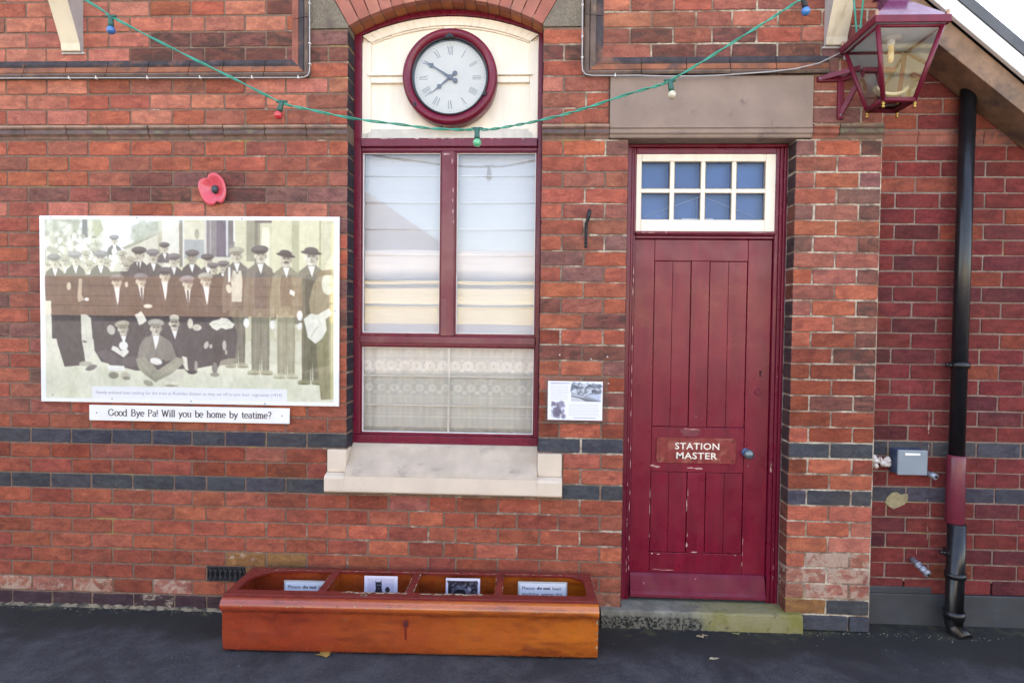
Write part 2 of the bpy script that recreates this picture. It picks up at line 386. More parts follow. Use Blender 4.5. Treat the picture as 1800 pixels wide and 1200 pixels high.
FABR = attr_material('net_fabric', .9, .1)
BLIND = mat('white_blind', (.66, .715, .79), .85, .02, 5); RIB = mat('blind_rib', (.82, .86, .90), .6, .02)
INK = mat('print_ink', (.075, .055, .065), .6, .1)
INKF = mat('print_ink_faded', (.30, .26, .33), .6, .1)
RUST1 = None
def planter_material():
    k = N('planter_paint', .24, .5); p = k.pos()
    g = k.n('ShaderNodeSeparateXYZ'); k.l(k.pos(), g.inputs[0])
    f = k.math('ADD', k.math('MULTIPLY', g.outputs[0], .50), k.math('MULTIPLY', k.noise(p, 2.4, 4), .9))
    base = k.mix(k.ramp(f, -.35, .75), (.330, .044, .016), (.540, .135, .014))
    base = k.mix(k.ramp(k.noise(k.pos((.4, 1, 1.6)), 9, 5, .6, .4), .46, .74, 0, .7), base, (.13, .014, .010))
    base = k.mix(k.ramp(k.noise(p, 120, 4), .68, .74, 0, .6), base, (.06, .012, .006))
    base = k.mix(k.ramp(k.noise(p, 30, 6, .65), .735, .75), base, (.40, .24, .13))
    base = k.mix(k.ramp(k.noise(k.pos((1.2, 14, 14)), 9, 6, .7), .45, .75, 0, .45), base, (.11, .020, .006))
    k.col(base); k.l(k.ramp(k.noise(p, 12, 4), .3, .7, .16, .40), k.b.inputs['Roughness'])
    k.bump(k.noise(k.pos((.5, 4, 4)), 16, 5), .0020, .45)
    k.b.inputs['Coat Weight'].default_value = .9; k.b.inputs['Coat Roughness'].default_value = .10
    return k.m
PLANT = planter_material()
PLANTR = paint('planter_dark_red', (.17, .020, .018), .3, .03, (.45, .24, .12), .4)
PLCHIP = mat('planter_bare', (.36, .29, .20), .85, .35, 60, .4, c2=(.25, .06, .02), c2lo=.5, c2hi=.58, c2scale=40)

def asphalt_material():
    k = N('asphalt', .88, .35); p = k.pos()
    n = k.noise(p, 3.2, 6, .6); c = k.mix(k.ramp(n, .3, .72), (.040, .040, .047), (.068, .068, .078))
    vo = k.n('ShaderNodeTexVoronoi'); vo.inputs['Scale'].default_value = 85; k.l(p, vo.inputs['Vector'])
    c = k.mix(k.ramp(vo.outputs['Distance'], .15, .55, .0, .55), c, (.020, .020, .024))
    c = k.mix(k.math('MULTIPLY', k.ramp(k.noise(p, 7, 5, .7), .42, .66), .4), c, (.095, .095, .10))
    c = k.mix(k.ramp(k.noise(p, 190, 3, .7), .58, .70), c, (.14, .14, .15))
    c = k.mix(k.ramp(k.noise(p, 120, 3, .7), .28, .38, .7, 0.), c, (.015, .015, .018))
    c = k.mix(k.ramp(k.noise(p, 48, 2, .5), .735, .75, 0, .5), c, (.30, .30, .30))
    # shade painted in with damp, mossy dirt along the foot of the wall
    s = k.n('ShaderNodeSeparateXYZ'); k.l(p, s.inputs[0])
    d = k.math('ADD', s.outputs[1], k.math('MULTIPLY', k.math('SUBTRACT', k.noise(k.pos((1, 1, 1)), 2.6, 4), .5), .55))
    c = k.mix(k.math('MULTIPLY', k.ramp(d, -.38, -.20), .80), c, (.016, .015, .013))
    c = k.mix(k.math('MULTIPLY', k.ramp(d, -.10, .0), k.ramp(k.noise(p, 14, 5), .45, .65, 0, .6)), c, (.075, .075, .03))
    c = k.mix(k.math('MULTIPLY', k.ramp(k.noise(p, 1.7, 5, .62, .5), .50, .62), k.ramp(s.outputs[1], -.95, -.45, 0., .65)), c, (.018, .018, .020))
    k.col(c).bump(k.math('ADD', k.noise(p, 170, 4, .7), k.math('MULTIPLY', k.noise(p, 9, 3), 1.4)), .006, .8)
    return k.m

# ------------------------------------------------------------------ the setting
g = MB(); g.add([(-60, -70, 0), (60, -70, 0), (60, 20, 0), (-60, 20, 0)], [(0, 1, 2, 3)])
g.build('ground', asphalt_material(), kind='structure')

# ------------------------------------------------------------------ brickwork
CH = 0.0853
def zt(c): return (31-c)*CH               # top of course c
BC = {'o': (.50, .135, .078), 'l': (.56, .190, .122), 'r': (.44, .122, .074), 'p': (.37, .122, .084), 'b': (.30, .073, .042),
      'g': (.265, .115, .092), 'k': (.235, .084, .062), 'd': (.072, .074, .082), 's': (.40, .15, .10), 'q': (.36, .30, .22), 'v': (.075, .045, .050),
      'w': (.40, .108, .064), 't': (.34, .086, .054),
      'm': (.150, .024, .024), 'n': (.085, .022, .028), 'u': (.26, .050, .022), 'y': (.34, .16, .06)}
SOOT = {'w': .06, 't': .16, 'o': .0, 'l': .04, 'r': .14, 'p': .30, 'b': .30, 'g': .55, 'k': .80, 'd': .0, 's': .15, 'q': 0, 'v': .3, 'm': .12, 'n': .25, 'u': .2, 'y': .1}
SMEAR = {'s': .75, 'v': .40, 'y': .5}
A_J = [-3.48, -3.245, -3.01, -2.774, -2.536, -2.292, -2.052, -1.866, -1.639, -1.409, -1.172, -.939, -.711, -.514, -.336, -.106, .119, .350, 1.462, 1.696, 1.93]
B_J = [-3.37, -3.13, -2.89, -2.65, -2.413, -2.18, -1.947, -1.755, -1.521, -1.288, -1.056, -.824, -.600, -.445, -.211, .019, .240, 1.579, 1.81]
AP_J = [-1.639+.0, .35, .585, .82, 1.01, 1.25, 1.48, 1.715]; BP_J = [.47, .70, .905, 1.14, 1.375, 1.60]

class Bricks:
    def __init__(s): s.v = []; s.f = []; s.c = []; s.p = []; s.e = []
    def add(s, x0, x1, z0, z1, code='r', yf=0., depth=.05, left=None, right=None, j=.0011, axis='x'):
        rnd = random.random(); cb = BC[code]; t = random.uniform(.88, 1.12)
        cb = (min(1, cb[0]*t*random.uniform(.95, 1.05)), cb[1]*t*random.uniform(.94, 1.06), cb[2]*t*random.uniform(.93, 1.10))
        par = (min(1, max(0, SOOT[code]+random.uniform(-.12, .12))), rnd, SMEAR.get(code, 0)+random.uniform(0, .62)**1.5)
        yj = yf+random.uniform(-.0016, .0016); hj = .0043
        x0 += hj+random.uniform(-.001, .0012); x1 -= hj+random.uniform(-.001, .0012); zz_ = random.uniform(-.0013, .0013); z0 += hj*.95+random.uniform(-.0009, .0010)+zz_; z1 -= hj*.95+random.uniform(-.0009, .0010)-zz_
        if left: x0 -= hj*.9
        if right: x1 += hj*.9
        nx = max(2, int((x1-x0)/.03)); nz = 3; per = []
        tl = random.uniform(-.0012, .0012)
        for i in range(nx): per.append((x0+(x1-x0)*i/nx, z0+tl*(i/nx-.5), 0, -1))
        for i in range(nz): per.append((x1, z0+(z1-z0)*i/nz, 1, 0))
        for i in range(nx): per.append((x1-(x1-x0)*i/nx, z1+tl*(.5-i/nx), 0, 1))
        for i in range(nz): per.append((x0, z1-(z1-z0)*i/nz, -1, 0))
        n = len(per); b = len(s.v); k = 2.8 if code in ('s', 'v', 'y') else random.choice((1., 1., 1.6, 2.4))
        if code in ('m', 'n', 'u'): k = 1.
        cx, cz = (x0+x1)/2, (z0+z1)/2
        E = []; F = []
        for i, (x, z, dx, dz) in enumerate(per):
            q = random.uniform(-.4, 1.)*j*k; corner = i in (0, nx, nx+nz, 2*nx+nz)
            ex = x-dx*q; ez = z-dz*q
            if corner: ex += .0012*(1 if x < cx else -1); ez += .0012*(1 if z < cz else -1)
            E.append((ex, ez)); ins = .0020+random.uniform(0, .0012)*k
            F.append((ex+ins*(1 if x < cx else -1)*(1 if (dx or corner) else .0), ez+ins*(1 if z < cz else -1)*(1 if (dz or corner) else .0)))
        for (x, z) in E: s.v.append((x, yf+depth, z))
        for (x, z) in E: s.v.append((x, yj+.0022, z))
        for (x, z) in F: s.v.append((x, yj, z))
        for i in range(n):
            m = (i+1) % n; side = None
            if left and per[i][2] == -1: side = left
            if right and per[i][2] == 1: side = right
            s.f.append([b+i, b+m, b+n+m, b+n+i]); s.c += [side or cb]*4; s.p += [par]*4; s.e += [.6]*4
            s.f.append([b+n+i, b+n+m, b+2*n+m, b+2*n+i]); s.c += [side or cb]*4; s.p += [par]*4; s.e += [1, 1, .35, .35]
        s.f.append([b+2*n+i for i in range(n)]); s.c += [cb]*n; s.p += [par]*n; s.e += [.35]*n
        return s
    def row(s, c, x0, x1, joints, codes, yf=0., depth=.05, left=None, right=None, z0=None, z1=None):
        js = [x0]+[q for q in joints if x0+.045 < q < x1-.045]+[x1]
        for i in range(len(js)-1):
            cd = codes[i % len(codes)] if isinstance(codes, str) else codes(c, (js[i]+js[i+1])/2)
            s.add(js[i], js[i+1], z0 if z0 is not None else zt(c+1), z1 if z1 is not None else zt(c), cd, yf, depth, left if i == 0 else None, right if i == len(js)-2 else None)
    def build(s, name, extra, mats, parent, **k):
        """extra: an MB whose faces (mortar, material 1) join the same mesh"""
        b = len(s.v); v = s.v+extra.v; f = s.f+[[b+i for i in q] for q in extra.f]
        me = bpy.data.meshes.new(name); me.from_pydata(v, [], f)
        for m in mats: me.materials.append(m)
        me.polygons.foreach_set('material_index', [0]*len(s.f)+[1+q for q in extra.mi])
        nl = len(me.loops); base = len(s.c)
        def put(nm, arr, fill):
            a = np.ones((nl, 4)); a[:base, :3] = np.array(arr)[:, :3] if len(np.array(arr).shape) > 1 else np.array(arr)[:, None]; a[base:, :3] = fill
            at = me.color_attributes.new(nm, 'FLOAT_COLOR', 'CORNER'); at.data.foreach_set('color', a.ravel())
        put('bcol', s.c, .2); put('bpar', s.p, 0); put('bedge', s.e, 0)
        me.update(); o = bpy.data.objects.new(name, me); COL.objects.link(o); o.parent = parent
        if parent.type == 'EMPTY': o.matrix_parent_inverse = Matrix.Translation(-Vector(parent.location))
        return tag(o, **k)

def pick(*w):
    s = ''.join(c*n for c, n in w); return random.choice(s)
def left_code(c, x):
    near = x > -1.22
    if c in (19, 22): return 'd'
    if c <= -10: return pick(('l', 5), ('o', 2), ('p', 2))
    if c == -9: return 'k' if x > -1.45 and not near else pick(('l', 6), ('r', 2))
    if c == -8: return pick(('l', 5), ('p', 3), ('r', 1))
    if c == -7: return ('l' if x < -2.1 else 'k') if not near else 'g'
    if c == -6: return ('l' if x < -2.2 else 'k') if not near else 'k'
    if c == -5: return pick(('k', 2), ('r', 2))
    if c in (-4, -3, -2): return pick(('l', 6), ('r', 3), ('p', 3))
    if c in (0, 1): return pick(('r', 4), ('p', 5), ('k', 1), ('o', 1))
    if c == 2: return pick(('p', 5), ('g', 2), ('r', 2), ('k', 1)) if x > -2.45 else 'o'
    if c == 3: return pick(('k', 3), ('p', 4), ('g', 2))
    if c == 4: return pick(('l', 5), ('r', 2)) if not near else 'p'
    if c < 18: return pick(('r', 4), ('p', 3), ('o', 2), ('g', 1))
    if c == 18: return pick(('w', 3), ('r', 3))
    if c in (20, 21): return pick(('b', 5), ('t', 4), ('p', 1))
    if c in (23, 24, 25, 26): return pick(('w', 7), ('o', 2), ('t', 3))
    if c in (27, 28): return 'y' if -1.66 < x < -1.3 else pick(('w', 4), ('t', 5))
    if c == 29: return pick(('s', 3), ('b', 3), ('r', 2))
    if c == 30: return 'v'
    return 'r'
PIER = {-7: 'r', -6: 'kk', -5: 'rp', -4: 'lpp', -3: 'po', -2: 'prr', 0: 'rog', 1: 'rr', 2: 'rpp', 3: 'ro', 4: 'rpp', 5: 'rp', 6: 'opg', 7: 'gr', 8: 'rgr', 9: 'or', 10: 'kpo', 11: 'rk',
        12: 'boo', 13: 'kk', 14: 'rog', 15: 'rbb', 16: 'bbk', 17: 'br', 18: 'bob', 19: 'd', 20: 'rr', 21: 'ro', 22: 'd'}
PILLAR = {-5: 'gp', -4: 'ppr', -3: 'pp', -2: 'gpg', 0: 'gok', 1: 'pp', 2: 'prg', 3: 'og', 4: 'gpk', 5: 'rr', 6: 'gpk', 7: 'pp', 8: 'opk', 9: 'po', 10: 'pok', 11: 'op', 12: 'rbk', 13: 'bk', 14: 'bbk',
          15: 'bb', 16: 'bkk', 17: 'bb', 18: 'rbb', 19: 'd', 20: 'bob', 21: 'bo', 22: 'd', 23: 'oo', 24: 'ool', 25: 'ol', 26: 'oss', 27: 'ss', 28: 'sss', 29: 'yd', 30: 'dd'}

XL = -3.72; WL, WR = -1.060, .003; DL, DR = .474, 1.358; XR = 1.81; XFAR = 4.6
BL = (.048, .040, .048)
station = empty('station_building', (0, 0, 0), label='red brick station building with arched window, maroon door and dark brick bands', cat='building')
bk = Bricks()
for c in range(-13, 31):
    J = A_J if c % 2 == 0 else B_J
    PJ = AP_J if c % 2 == 0 else BP_J
    if c == -1: continue
    lc = left_code
    # left of the window
    if c >= 0 or c in (-2, -3, -4):
        if c <= 19: bk.row(c, XL, WL, J, lc, depth=.13, right=BL)
        elif c <= 22: bk.row(c, XL, -1.172, J, lc, depth=.13)
    if c in (-5, -6, -7): bk.row(c, -1.276, WL, J, lc, depth=.13, right=BL)
    if -9 <= c <= -6: bk.row(c, XL, -1.357, J, lc)
    if c <= -10: bk.row(c, XL, -1.357, J, lc)
    if c >= 23: bk.row(c, XL, DL, J, (lambda c, x: left_code(c, x) if c > 26 or x < -.9 else pick(('w', 7), ('o', 3), ('t', 2), ('p', 1))) if c < 30 else lc, depth=.13, right=(.10, .04, .03))
    # pier between window and door
    if c in PIER and c < 23:
        if c >= 20: bk.row(c, .139, DL, J, PIER[c], depth=.13, right=(.12, .05, .04))
        elif c >= 0: bk.row(c, WR, DL, J, PIER[c], depth=.13, left=BL, right=(.12, .05, .04))
        elif c >= -4: bk.row(c, WR, .368, J, PIER[c], depth=.13, left=BL)
        else: bk.row(c, WR, .228, J, PIER[c], depth=.13, left=BL)
    # inside the right-hand moulded panel
    if c <= -6:
        code = {-9: 'lprppp', -8: 'lpplrr', -7: 'pkpkrl', -6: 'pkkkkgg'}.get(c)
        bk.row(c, .314, XR, PJ, code or (lambda c, x: pick(('l', 4), ('p', 3), ('r', 2))))
    if c == -5: bk.row(c, 1.52, XR, J, 'gp')
    # pillar right of the door
    if c in PILLAR and c not in (-5,):
        x0 = 1.440 if c < 0 else DR
        kk = {} if c < 0 else dict(left=(.075, .045, .045) if (c < 4 or 6 <= c <= 7 or 10 <= c <= 22) else (.20, .065, .045))
        x0 = 1.44 if c >= 30 else x0
        bk.row(c, x0, XR, J, PILLAR[c], depth=.13, yf=-.012 if c == 30 else 0., **kk)
mo = MB(); YM = .0042
def ms(x0, x1, z0, z1, y1=.128, y0=YM): mo.box(x0, x1, y0, y1, z0, z1)
ms(XL, WL-.0045, .70, 2.985); ms(XL, DL-.0045, -.05, .70); ms(WR+.0045, DL-.0045, .70, 2.646); ms(WR+.0045, .366, 2.646, 2.985)
ms(DR+.0045, XR, -.05, 2.646); ms(1.440, XR, 2.646, 2.985)
ms(XL, WL-.0045, 2.985, 3.247); ms(WR+.0045, XR, 2.985, 3.247); ms(XL, -1.28, 3.247, 4.18); ms(.226, XR, 3.247, 4.18); ms(-1.28, .226, 3.60, 4.18)
bk_obj = bk.build('brick_wall', mo, [M_BRICK, M_MORTAR], station)

# body of the building behind the facing bricks
bd = MB()
for b in ((-7, -1.09, .132, .36, -.05, 4.3), (-1.09, .03, .132, .36, -.05, .94), (-1.09, .03, .132, .36, 3.45, 4.3), (.03, .46, .132, .36, -.05, 4.3), (.46, 1.375, .132, .36, 2.66, 4.3),
          (.46, 1.375, .132, .36, -.05, .085), (1.375, 1.80, .132, .36, -.05, 4.3), (-7, 1.80, 3.9, 4.1, 0, 4.3), (-7.2, -7, .01, 4.1, 0, 4.3), (1.60, 1.80, .36, 3.9, 0, 4.3), (-7, 1.6, .36, 3.9, 4.1, 4.2),
          (-7, 1.6, .36, 3.9, -.05, .02), (-7, XL-.01, .0, .131, -.05, 4.3)):
    bd.box(*b)
bd.build('inner_wall', RENDER, station)
rf = MB(); rf.prism([(-7.6, 4.46), (2.05, 4.46), (2.05, 4.52), (-7.6, 4.52)], -.22, -.20)
rf.add([(-7.6, -.24, 4.30), (2.05, -.24, 4.30), (2.05, 2.1, 5.9), (-7.6, 2.1, 5.9), (-7.6, 4.4, 4.30), (2.05, 4.4, 4.30),
        (-7.6, -.24, 4.22), (2.05, -.24, 4.22), (-7.6, 4.4, 4.22), (2.05, 4.4, 4.22)], [(0, 1, 2, 3), (3, 2, 5, 4), (6, 8, 9, 7), (0, 6, 7, 1), (4, 5, 9, 8), (0, 3, 4, 8, 6), (1, 7, 9, 5, 2)])
rf.build('roof', SLATE, station)

# moulded string course (course -1)
st = MB()
prof = [(.01, 2.728), (-.010, 2.726), (-.021, 2.719), (-.024, 2.711), (-.021, 2.703), (-.012, 2.700), (-.012, 2.694), (-.017, 2.690), (-.017, 2.676), (-.009, 2.671), (.0, 2.664), (.001, 2.650), (.01, 2.649)]
def string_run(x0, x1, joints, dy=0., mats=(0, 0, 0, 1)):
    js = [x0]+[q for q in joints if x0+.04 < q < x1-.04]+[x1]
    for a, b in zip(js[:-1], js[1:]):
        d = random.uniform(-.0015, .0015)+dy; e = random.uniform(-.001, .001)
        st.xprism([(y+d, z+e) for y, z in prof], a+.0025, b-.0025, random.choice(mats), True)
for a_, b_, j_, m_ in ((XL, WL, B_J, (0,)), (WR, .368, [.235], (0, 1)), (1.440, XR, [1.579], (0, 0, 1))):
    st = MB(); string_run(a_, b_, j_, mats=m_); o_ = st.build('string_course', [MOULD_G, MOULD_R, MOULD_T, MOULD_P], station, bevel=.001, seg=1)
    for p in o_.data.polygons:
        if abs(p.normal.x) < .5:
            z_ = p.center.z
            if z_ > 2.712: p.material_index = 2
            elif 2.674 < z_ < 2.697 and p.material_index == 0: p.material_index = 3

# moulded frames of the two raised brick panels: outer bead, orange fillet, sooty inner step
def panel_frame(xo, sgn, xend, joints):
    """xo: outer edge; sgn -1 the panel lies to the left of xo, +1 to the right"""
    mb = MB(); z0 = 2.984
    bands = [(.000, .024, [(.004, -.006), (.002, -.026), (.012, -.033), (.022, -.026), (.024, -.012)], 0), (.024, .062, [(.024, -.013), (.030, -.020), (.056, -.016), (.062, -.008)], 1), (.062, .100, [(.062, -.010), (.074, -.013), (.086, -.006), (.100, -.001)], 2)]
    xs = sorted([q for q in joints if (q < xo-.12 and q > xend) or (q > xo+.12 and q < xend)])
    for d0, d1, pr, mi in bands:
        pr = [(pr[0][0], .01)]+pr+[(pr[-1][0], .01)]; n = len(pr)
        # horizontal run, brick by brick
        cuts = ([xend]+xs+[None]) if sgn < 0 else ([None]+xs+[xend])
        for a, b in zip(cuts[:-1], cuts[1:]):
            e = random.uniform(-.001, .001); va = []; vb = []
            for d, y in pr:
                ca = (xo+sgn*d) if a is None else a+.002; cb = (xo+sgn*d) if b is None else b-.002
                va.append((ca, y+e, z0+d)); vb.append((cb, y+e, z0+d))
            mb.add(va+vb, [tuple(range(n)), tuple(range(2*n-1, n-1, -1))]+[(i, (i+1) % n, (i+1) % n+n, i+n) for i in range(n-1)], mi)
        zc = [None]+[3.09+.0853*2*i+.04 for i in range(1, 7)]
        for a, b in zip(zc[:-1], zc[1:]):
            va = []; vb = []; m2 = {0: 0, 1: 2 if sgn < 0 else 0, 2: 2 if sgn > 0 else 3}[mi]
            for d, y in pr:
                va.append((xo+sgn*d, y, z0+d if a is None else a+.0015)); vb.append((xo+sgn*d, y, b-.0015))
            mb.add(va+vb, [tuple(range(n)), tuple(range(2*n-1, n-1, -1))]+[(i, (i+1) % n, (i+1) % n+n, i+n) for i in range(n-1)], m2)
    return mb.build('panel_moulding', [MOULD_D, MOULD_O, MOULD_S, MOULD_R], station)
panel_frame(-1.274, -1, XL, B_J); panel_frame(.228, 1, 1.515, [.53, .77, 1.0, 1.24])

# arch over the window: face voussoirs, soffit, and the two stone springers
ACX, AR = -.5285, 1.075; AZ = 3.4055-AR; a_end = math.asin((WR-WL)/2/AR)
ar = Bricks(); NV = 17
av = MB()
for i in range(NV):
    a0 = -a_end+2*a_end*i/NV; a1 = -a_end+2*a_end*(i+1)/NV; g_ = .0024
    def pt(a, r, s): return (ACX+r*math.sin(a)+s*math.cos(a), AZ+r*math.cos(a)-s*math.sin(a))
    r1 = (3.598-AZ)/math.cos((a0+a1)/2)
    av.prism([pt(a0, AR, g_), pt(a1, AR, -g_), pt(a1, r1, -g_), pt(a0, r1, g_)], random.uniform(-.0015, .001), .04, i % 3)
    # soffit headers, two deep
    for y0, y1 in ((.042, .125),):
        av.prism([pt(a0, AR+.001, .0025), pt(a1, AR+.001, -.0025), pt(a1, AR+.06, -.0025), pt(a0, AR+.06, .0025)], y0, y1, 3+i % 2)
VO = [mat('voussoir_%s' % n, c, .85, .15, 12, .4, c2=(.20, .10, .08), c2lo=.55, c2hi=.8, c2scale=10) for n, c in (('pink', (.38, .135, .10)), ('red', (.34, .11, .08)), ('salmon', (.41, .155, .11)), ('soffit', (.40, .13, .045)), ('soffit_deep', (.34, .09, .035)))]
ab = MB(); pts = [(ACX+(AR+.004)*math.sin(t), AZ+(AR+.004)*math.cos(t)) for t in np.linspace(-a_end, a_end, 24)]
ab.ring(pts, [(ACX+(AR+.03)*math.sin(t), AZ+(AR+.03)*math.cos(t)) for t in np.linspace(-a_end, a_end, 24)], .006, .126)
for v_ in ab.f: pass
b0 = len(av.v); av.v += ab.v; av.f += [[b0+i for i in f] for f in ab.f]; av.mi += [5]*len(ab.f); av.sm += ab.sm
av.build('brick_arch', VO+[M_MORTAR], station, bevel=.0012, seg=1)
for sg, x_in, x_out, xc in ((-1, WL, -1.278, 0), (1, WR, .224, 0)):
    s_ = MB(); t = math.tan(a_end)*sg; zs = 3.250; zb = AZ+AR*math.cos(a_end)
    xo_ = ACX+sg*AR*math.sin(a_end)
    s_.prism([(x_in-.003*sg*-1, zs), (x_out-.003*sg, zs), (x_out-.003*sg, 3.60), (xo_+t*(3.60-zb)+.002*sg, 3.60), (xo_+.001*sg, zb)], -.003, .125)
    s_.build('springer_stone', SPRING, station, bevel=.003)

# stone lintel over the door
lt = MB(); lt.xprism([(-.012, 2.978), (.12, 2.978), (.12, 2.652), (-.004, 2.652), (-.010, 2.660), (-.010, 2.668), (-.020, 2.676), (-.020, 2.690), (-.014, 2.694), (-.014, 2.699), (-.022, 2.703), (-.022, 2.709), (-.012, 2.713)], .369, 1.438)
lt.build('stone_lintel', STONE, station, bevel=.003)

# window sill with stoolings
sm = MB()
sm.xprism([(.125, .955), (.10, .952), (.03, .880), (-.02, .842), (-.055, .812), (-.060, .800), (-.062, .716), (-.050, .706), (.0, .702), (.125, .702)][::-1], -1.058, .001, 1)
for x0, x1, xi in ((-1.168, -1.0585, 1), (.0015, .137, -1)):
    sm.xprism([(-.052, .800), (-.062, .790), (-.062, .716), (-.050, .706), (.0, .702), (.09, .702), (.09, .81), (-.02, .81)], x0, x1, 0)
    sm.box(x0+.001, x1-.001, -.016, .09, .811, .936, 0)
so_ = sm.build('window_sill', [SILLP, SILLG], station, bevel=.005)
me = so_.data
for p in me.polygons:
    if p.material_index == 1 and p.normal.y < -.9 and p.center.z < .80: p.material_index = 0

# threshold stone and the blacked plinth by the pillar
def step_material():
    k = N('step_stone_worn', .9, .2); p = k.pos(); g_ = k.n('ShaderNodeSeparateXYZ'); k.l(p, g_.inputs[0])
    nz = k.noise(p, 9, 6, .65); xx = k.math('ADD', g_.outputs[0], k.math('MULTIPLY', nz, .35))
    c = k.mix(k.ramp(xx, .92, 1.22), k.mix(k.ramp(nz, .35, .65), (.15, .145, .12), (.26, .25, .21)), k.mix(k.ramp(k.noise(p, 6, 5), .38, .62), (.25, .225, .12), (.20, .185, .055)))
    c = k.mix(k.ramp(k.noise(p, 26, 6, .7), .56, .72, 0, .8), c, (.055, .05, .035))
    peb = k.math('MULTIPLY', k.ramp(g_.outputs[2], .074, .058), k.ramp(xx, 1.16, 1.02))
    c = k.mix(peb, c, k.mix(k.ramp(k.noise(p, 42, 4, .6, 1.4), .42, .60), (.018, .018, .018), (.15, .145, .12)))
    k.col(c).bump(k.noise(p, 40, 6, .7), .008, .8); return k.m
tp = MB(); xs_ = np.linspace(.36, 1.44, 60); q_ = random.Random(3); prev = None; ra = [(.10, -.04), (.10, .0955), (-.030, .0945), (-.041, .086), (-.045, .05), (-.047, -.04)]
rings_ = []
for x_ in xs_:
    w_ = q_.uniform(-.004, .0025); rings_.append([(x_, y_+(w_ if y_ < 0 else 0), z_+(w_*.6 if (y_ < 0 and z_ > .06) else 0)) for y_, z_ in ra])
n = len(ra); tp.add([v for r_ in rings_ for v in r_], [(i*n+a, i*n+a+1, (i+1)*n+a+1, (i+1)*n+a) for i in range(len(xs_)-1) for a in range(n-1)]+[tuple(range(n)), tuple((len(xs_)-1)*n+a for a in range(n))], 0, False)
tp.build('threshold_step', step_material(), station)
# rough pointing where the base course meets the tarmac
fp_ = MB(); xs_ = np.linspace(XL, .36, 170); rr_ = []
for x_ in xs_: h_ = q_.uniform(.004, .018); d_ = q_.uniform(.006, .022); rr_.append([(x_, .004, h_+.006), (x_, -d_*.45, h_), (x_, -d_, -.004)])
fp_.add([v for r_ in rr_ for v in r_], [(i*3+a, i*3+a+1, i*3+a+4, i*3+a+3) for i in range(len(xs_)-1) for a in range(2)], 0, True)
fp_.build('base_pointing', mat('rough_pointing', (.20, .165, .115), .95, .4, 22, .8, c2=(.045, .042, .035), c2lo=.45, c2hi=.58, c2scale=14), station)

# cast-iron air brick in the left wall (course 28)
avt = MB(); avt.box(-1.857, -1.643, -.003, .004, .176, .255, 1)
for i in range(7):
    for q in range(2):
        cx, cz = -1.836+.0285*i, .196+.038*q
        avt.prism([(cx-.011, cz), (cx, cz-.014), (cx+.011, cz), (cx, cz+.014)], -.008, -.003, 0)
for z_ in (.178, .253): avt.box(-1.857, -1.643, -.008, -.0032, z_-.003, z_+.003, 0)
for i in range(8):
    x_ = -1.850+.0285*i; avt.prism([(x_-.003, .180), (x_+.003, .180), (x_+.017, .215), (x_+.003, .251), (x_-.003, .251), (x_+.010, .215)], -.0072, -.003, 0)
avt.build('air_brick', [IRON, BLACK], station)

# eaves brackets at the very top, either side of the front
def bracket(xc, w=.108):
    mb = MB(); out = [(.0, 4.22), (-.20, 4.22), (-.205, 3.9), (-.175, 3.65), (-.155, 3.48), (-.115, 3.36), (-.060, 3.24), (-.030, 3.17), (-.025, 3.13), (.0, 3.13)]
    n = len(out); vs = [(xc-w/2, y, z) for y, z in out]+[(xc+w/2, y, z) for y, z in out]
    mb.add(vs, [tuple(range(n)), tuple(range(2*n-1, n-1, -1))], 1).add(vs, [(i, (i+1) % n, (i+1) % n+n, i+n) for i in range(n)], 0)
    mb.box(xc-w/2-.012, xc+w/2+.012, -.012, .012, 3.118, 3.1295, 1)
    return mb.build('eaves_bracket', [TIMBER, TIMBERG], station, bevel=.004)
bracket(1.545); bracket(-2.612)

# ------------------------------------------------------------------ window
def rectframe(mb, x0, x1, z0, z1, w, y0, y1, mi=0, wb=None, wt=None):
    wb = w if wb is None else wb; wt = w if wt is None else wt
    mb.box(x0, x0+w, y0, y1, z0, z1, mi); mb.box(x1-w, x1, y0, y1, z0, z1, mi)
    mb.box(x0+w, x1-w, y0, y1, z0, z0+wb, mi); mb.box(x0+w, x1-w, y0, y1, z1-wt, z1, mi)
wf = MB()
wf.box(-1.064, -1.022, .118, .20, 1.00, 3.286); wf.box(-.019, .006, .118, .20, 1.00, 3.286)
wf.box(-1.064, .006, .112, .20, .952, .9995)
outer = arc_through(-1.064, .006, 3.286, 3.425); inner = arc_through(-1.022, -.019, 3.272, 3.377)
wf.ring([(x, z) for x, z in outer], inner, .1185, .20)
wf.box(-1.0215, -.0195, .104, .20, 2.640, 2.688)           # transom
wf.box(-1.0215, -.0195, .122, .20, 2.618, 2.6395)
wf.box(-1.0215, -.0195, .116, .20, 1.512, 1.572)
q_ = random.Random(15)
for _ in range(18):
    x_, z_, w_, h_ = -.95+q_.uniform(0, .88), 2.684, q_.uniform(.01, .06), q_.uniform(.003, .008); wf.add([(x_+w_/2*q_.uniform(.6, 1.1)*math.cos(2*math.pi*i/9), .1032, z_+h_/2*q_.uniform(.6, 1.1)*math.sin(2*math.pi*i/9)) for i in range(9)], [tuple(range(9))[::-1]], 1)
UNDER = mat('pink_undercoat', (.50, .30, .30), .8, .3, 50)
winf = wf.build('window_frame', [MAR, UNDER], station, bevel=.004)
mf = MB(); mf.box(-.558, -.486, .114, .19, 1.5725, 2.6175); mf.box(-.563, -.481, .1245, .18, 1.574, 2.617)
mf.box(-1.0212, -.0198, .108, .1155, 1.528, 1.566); 
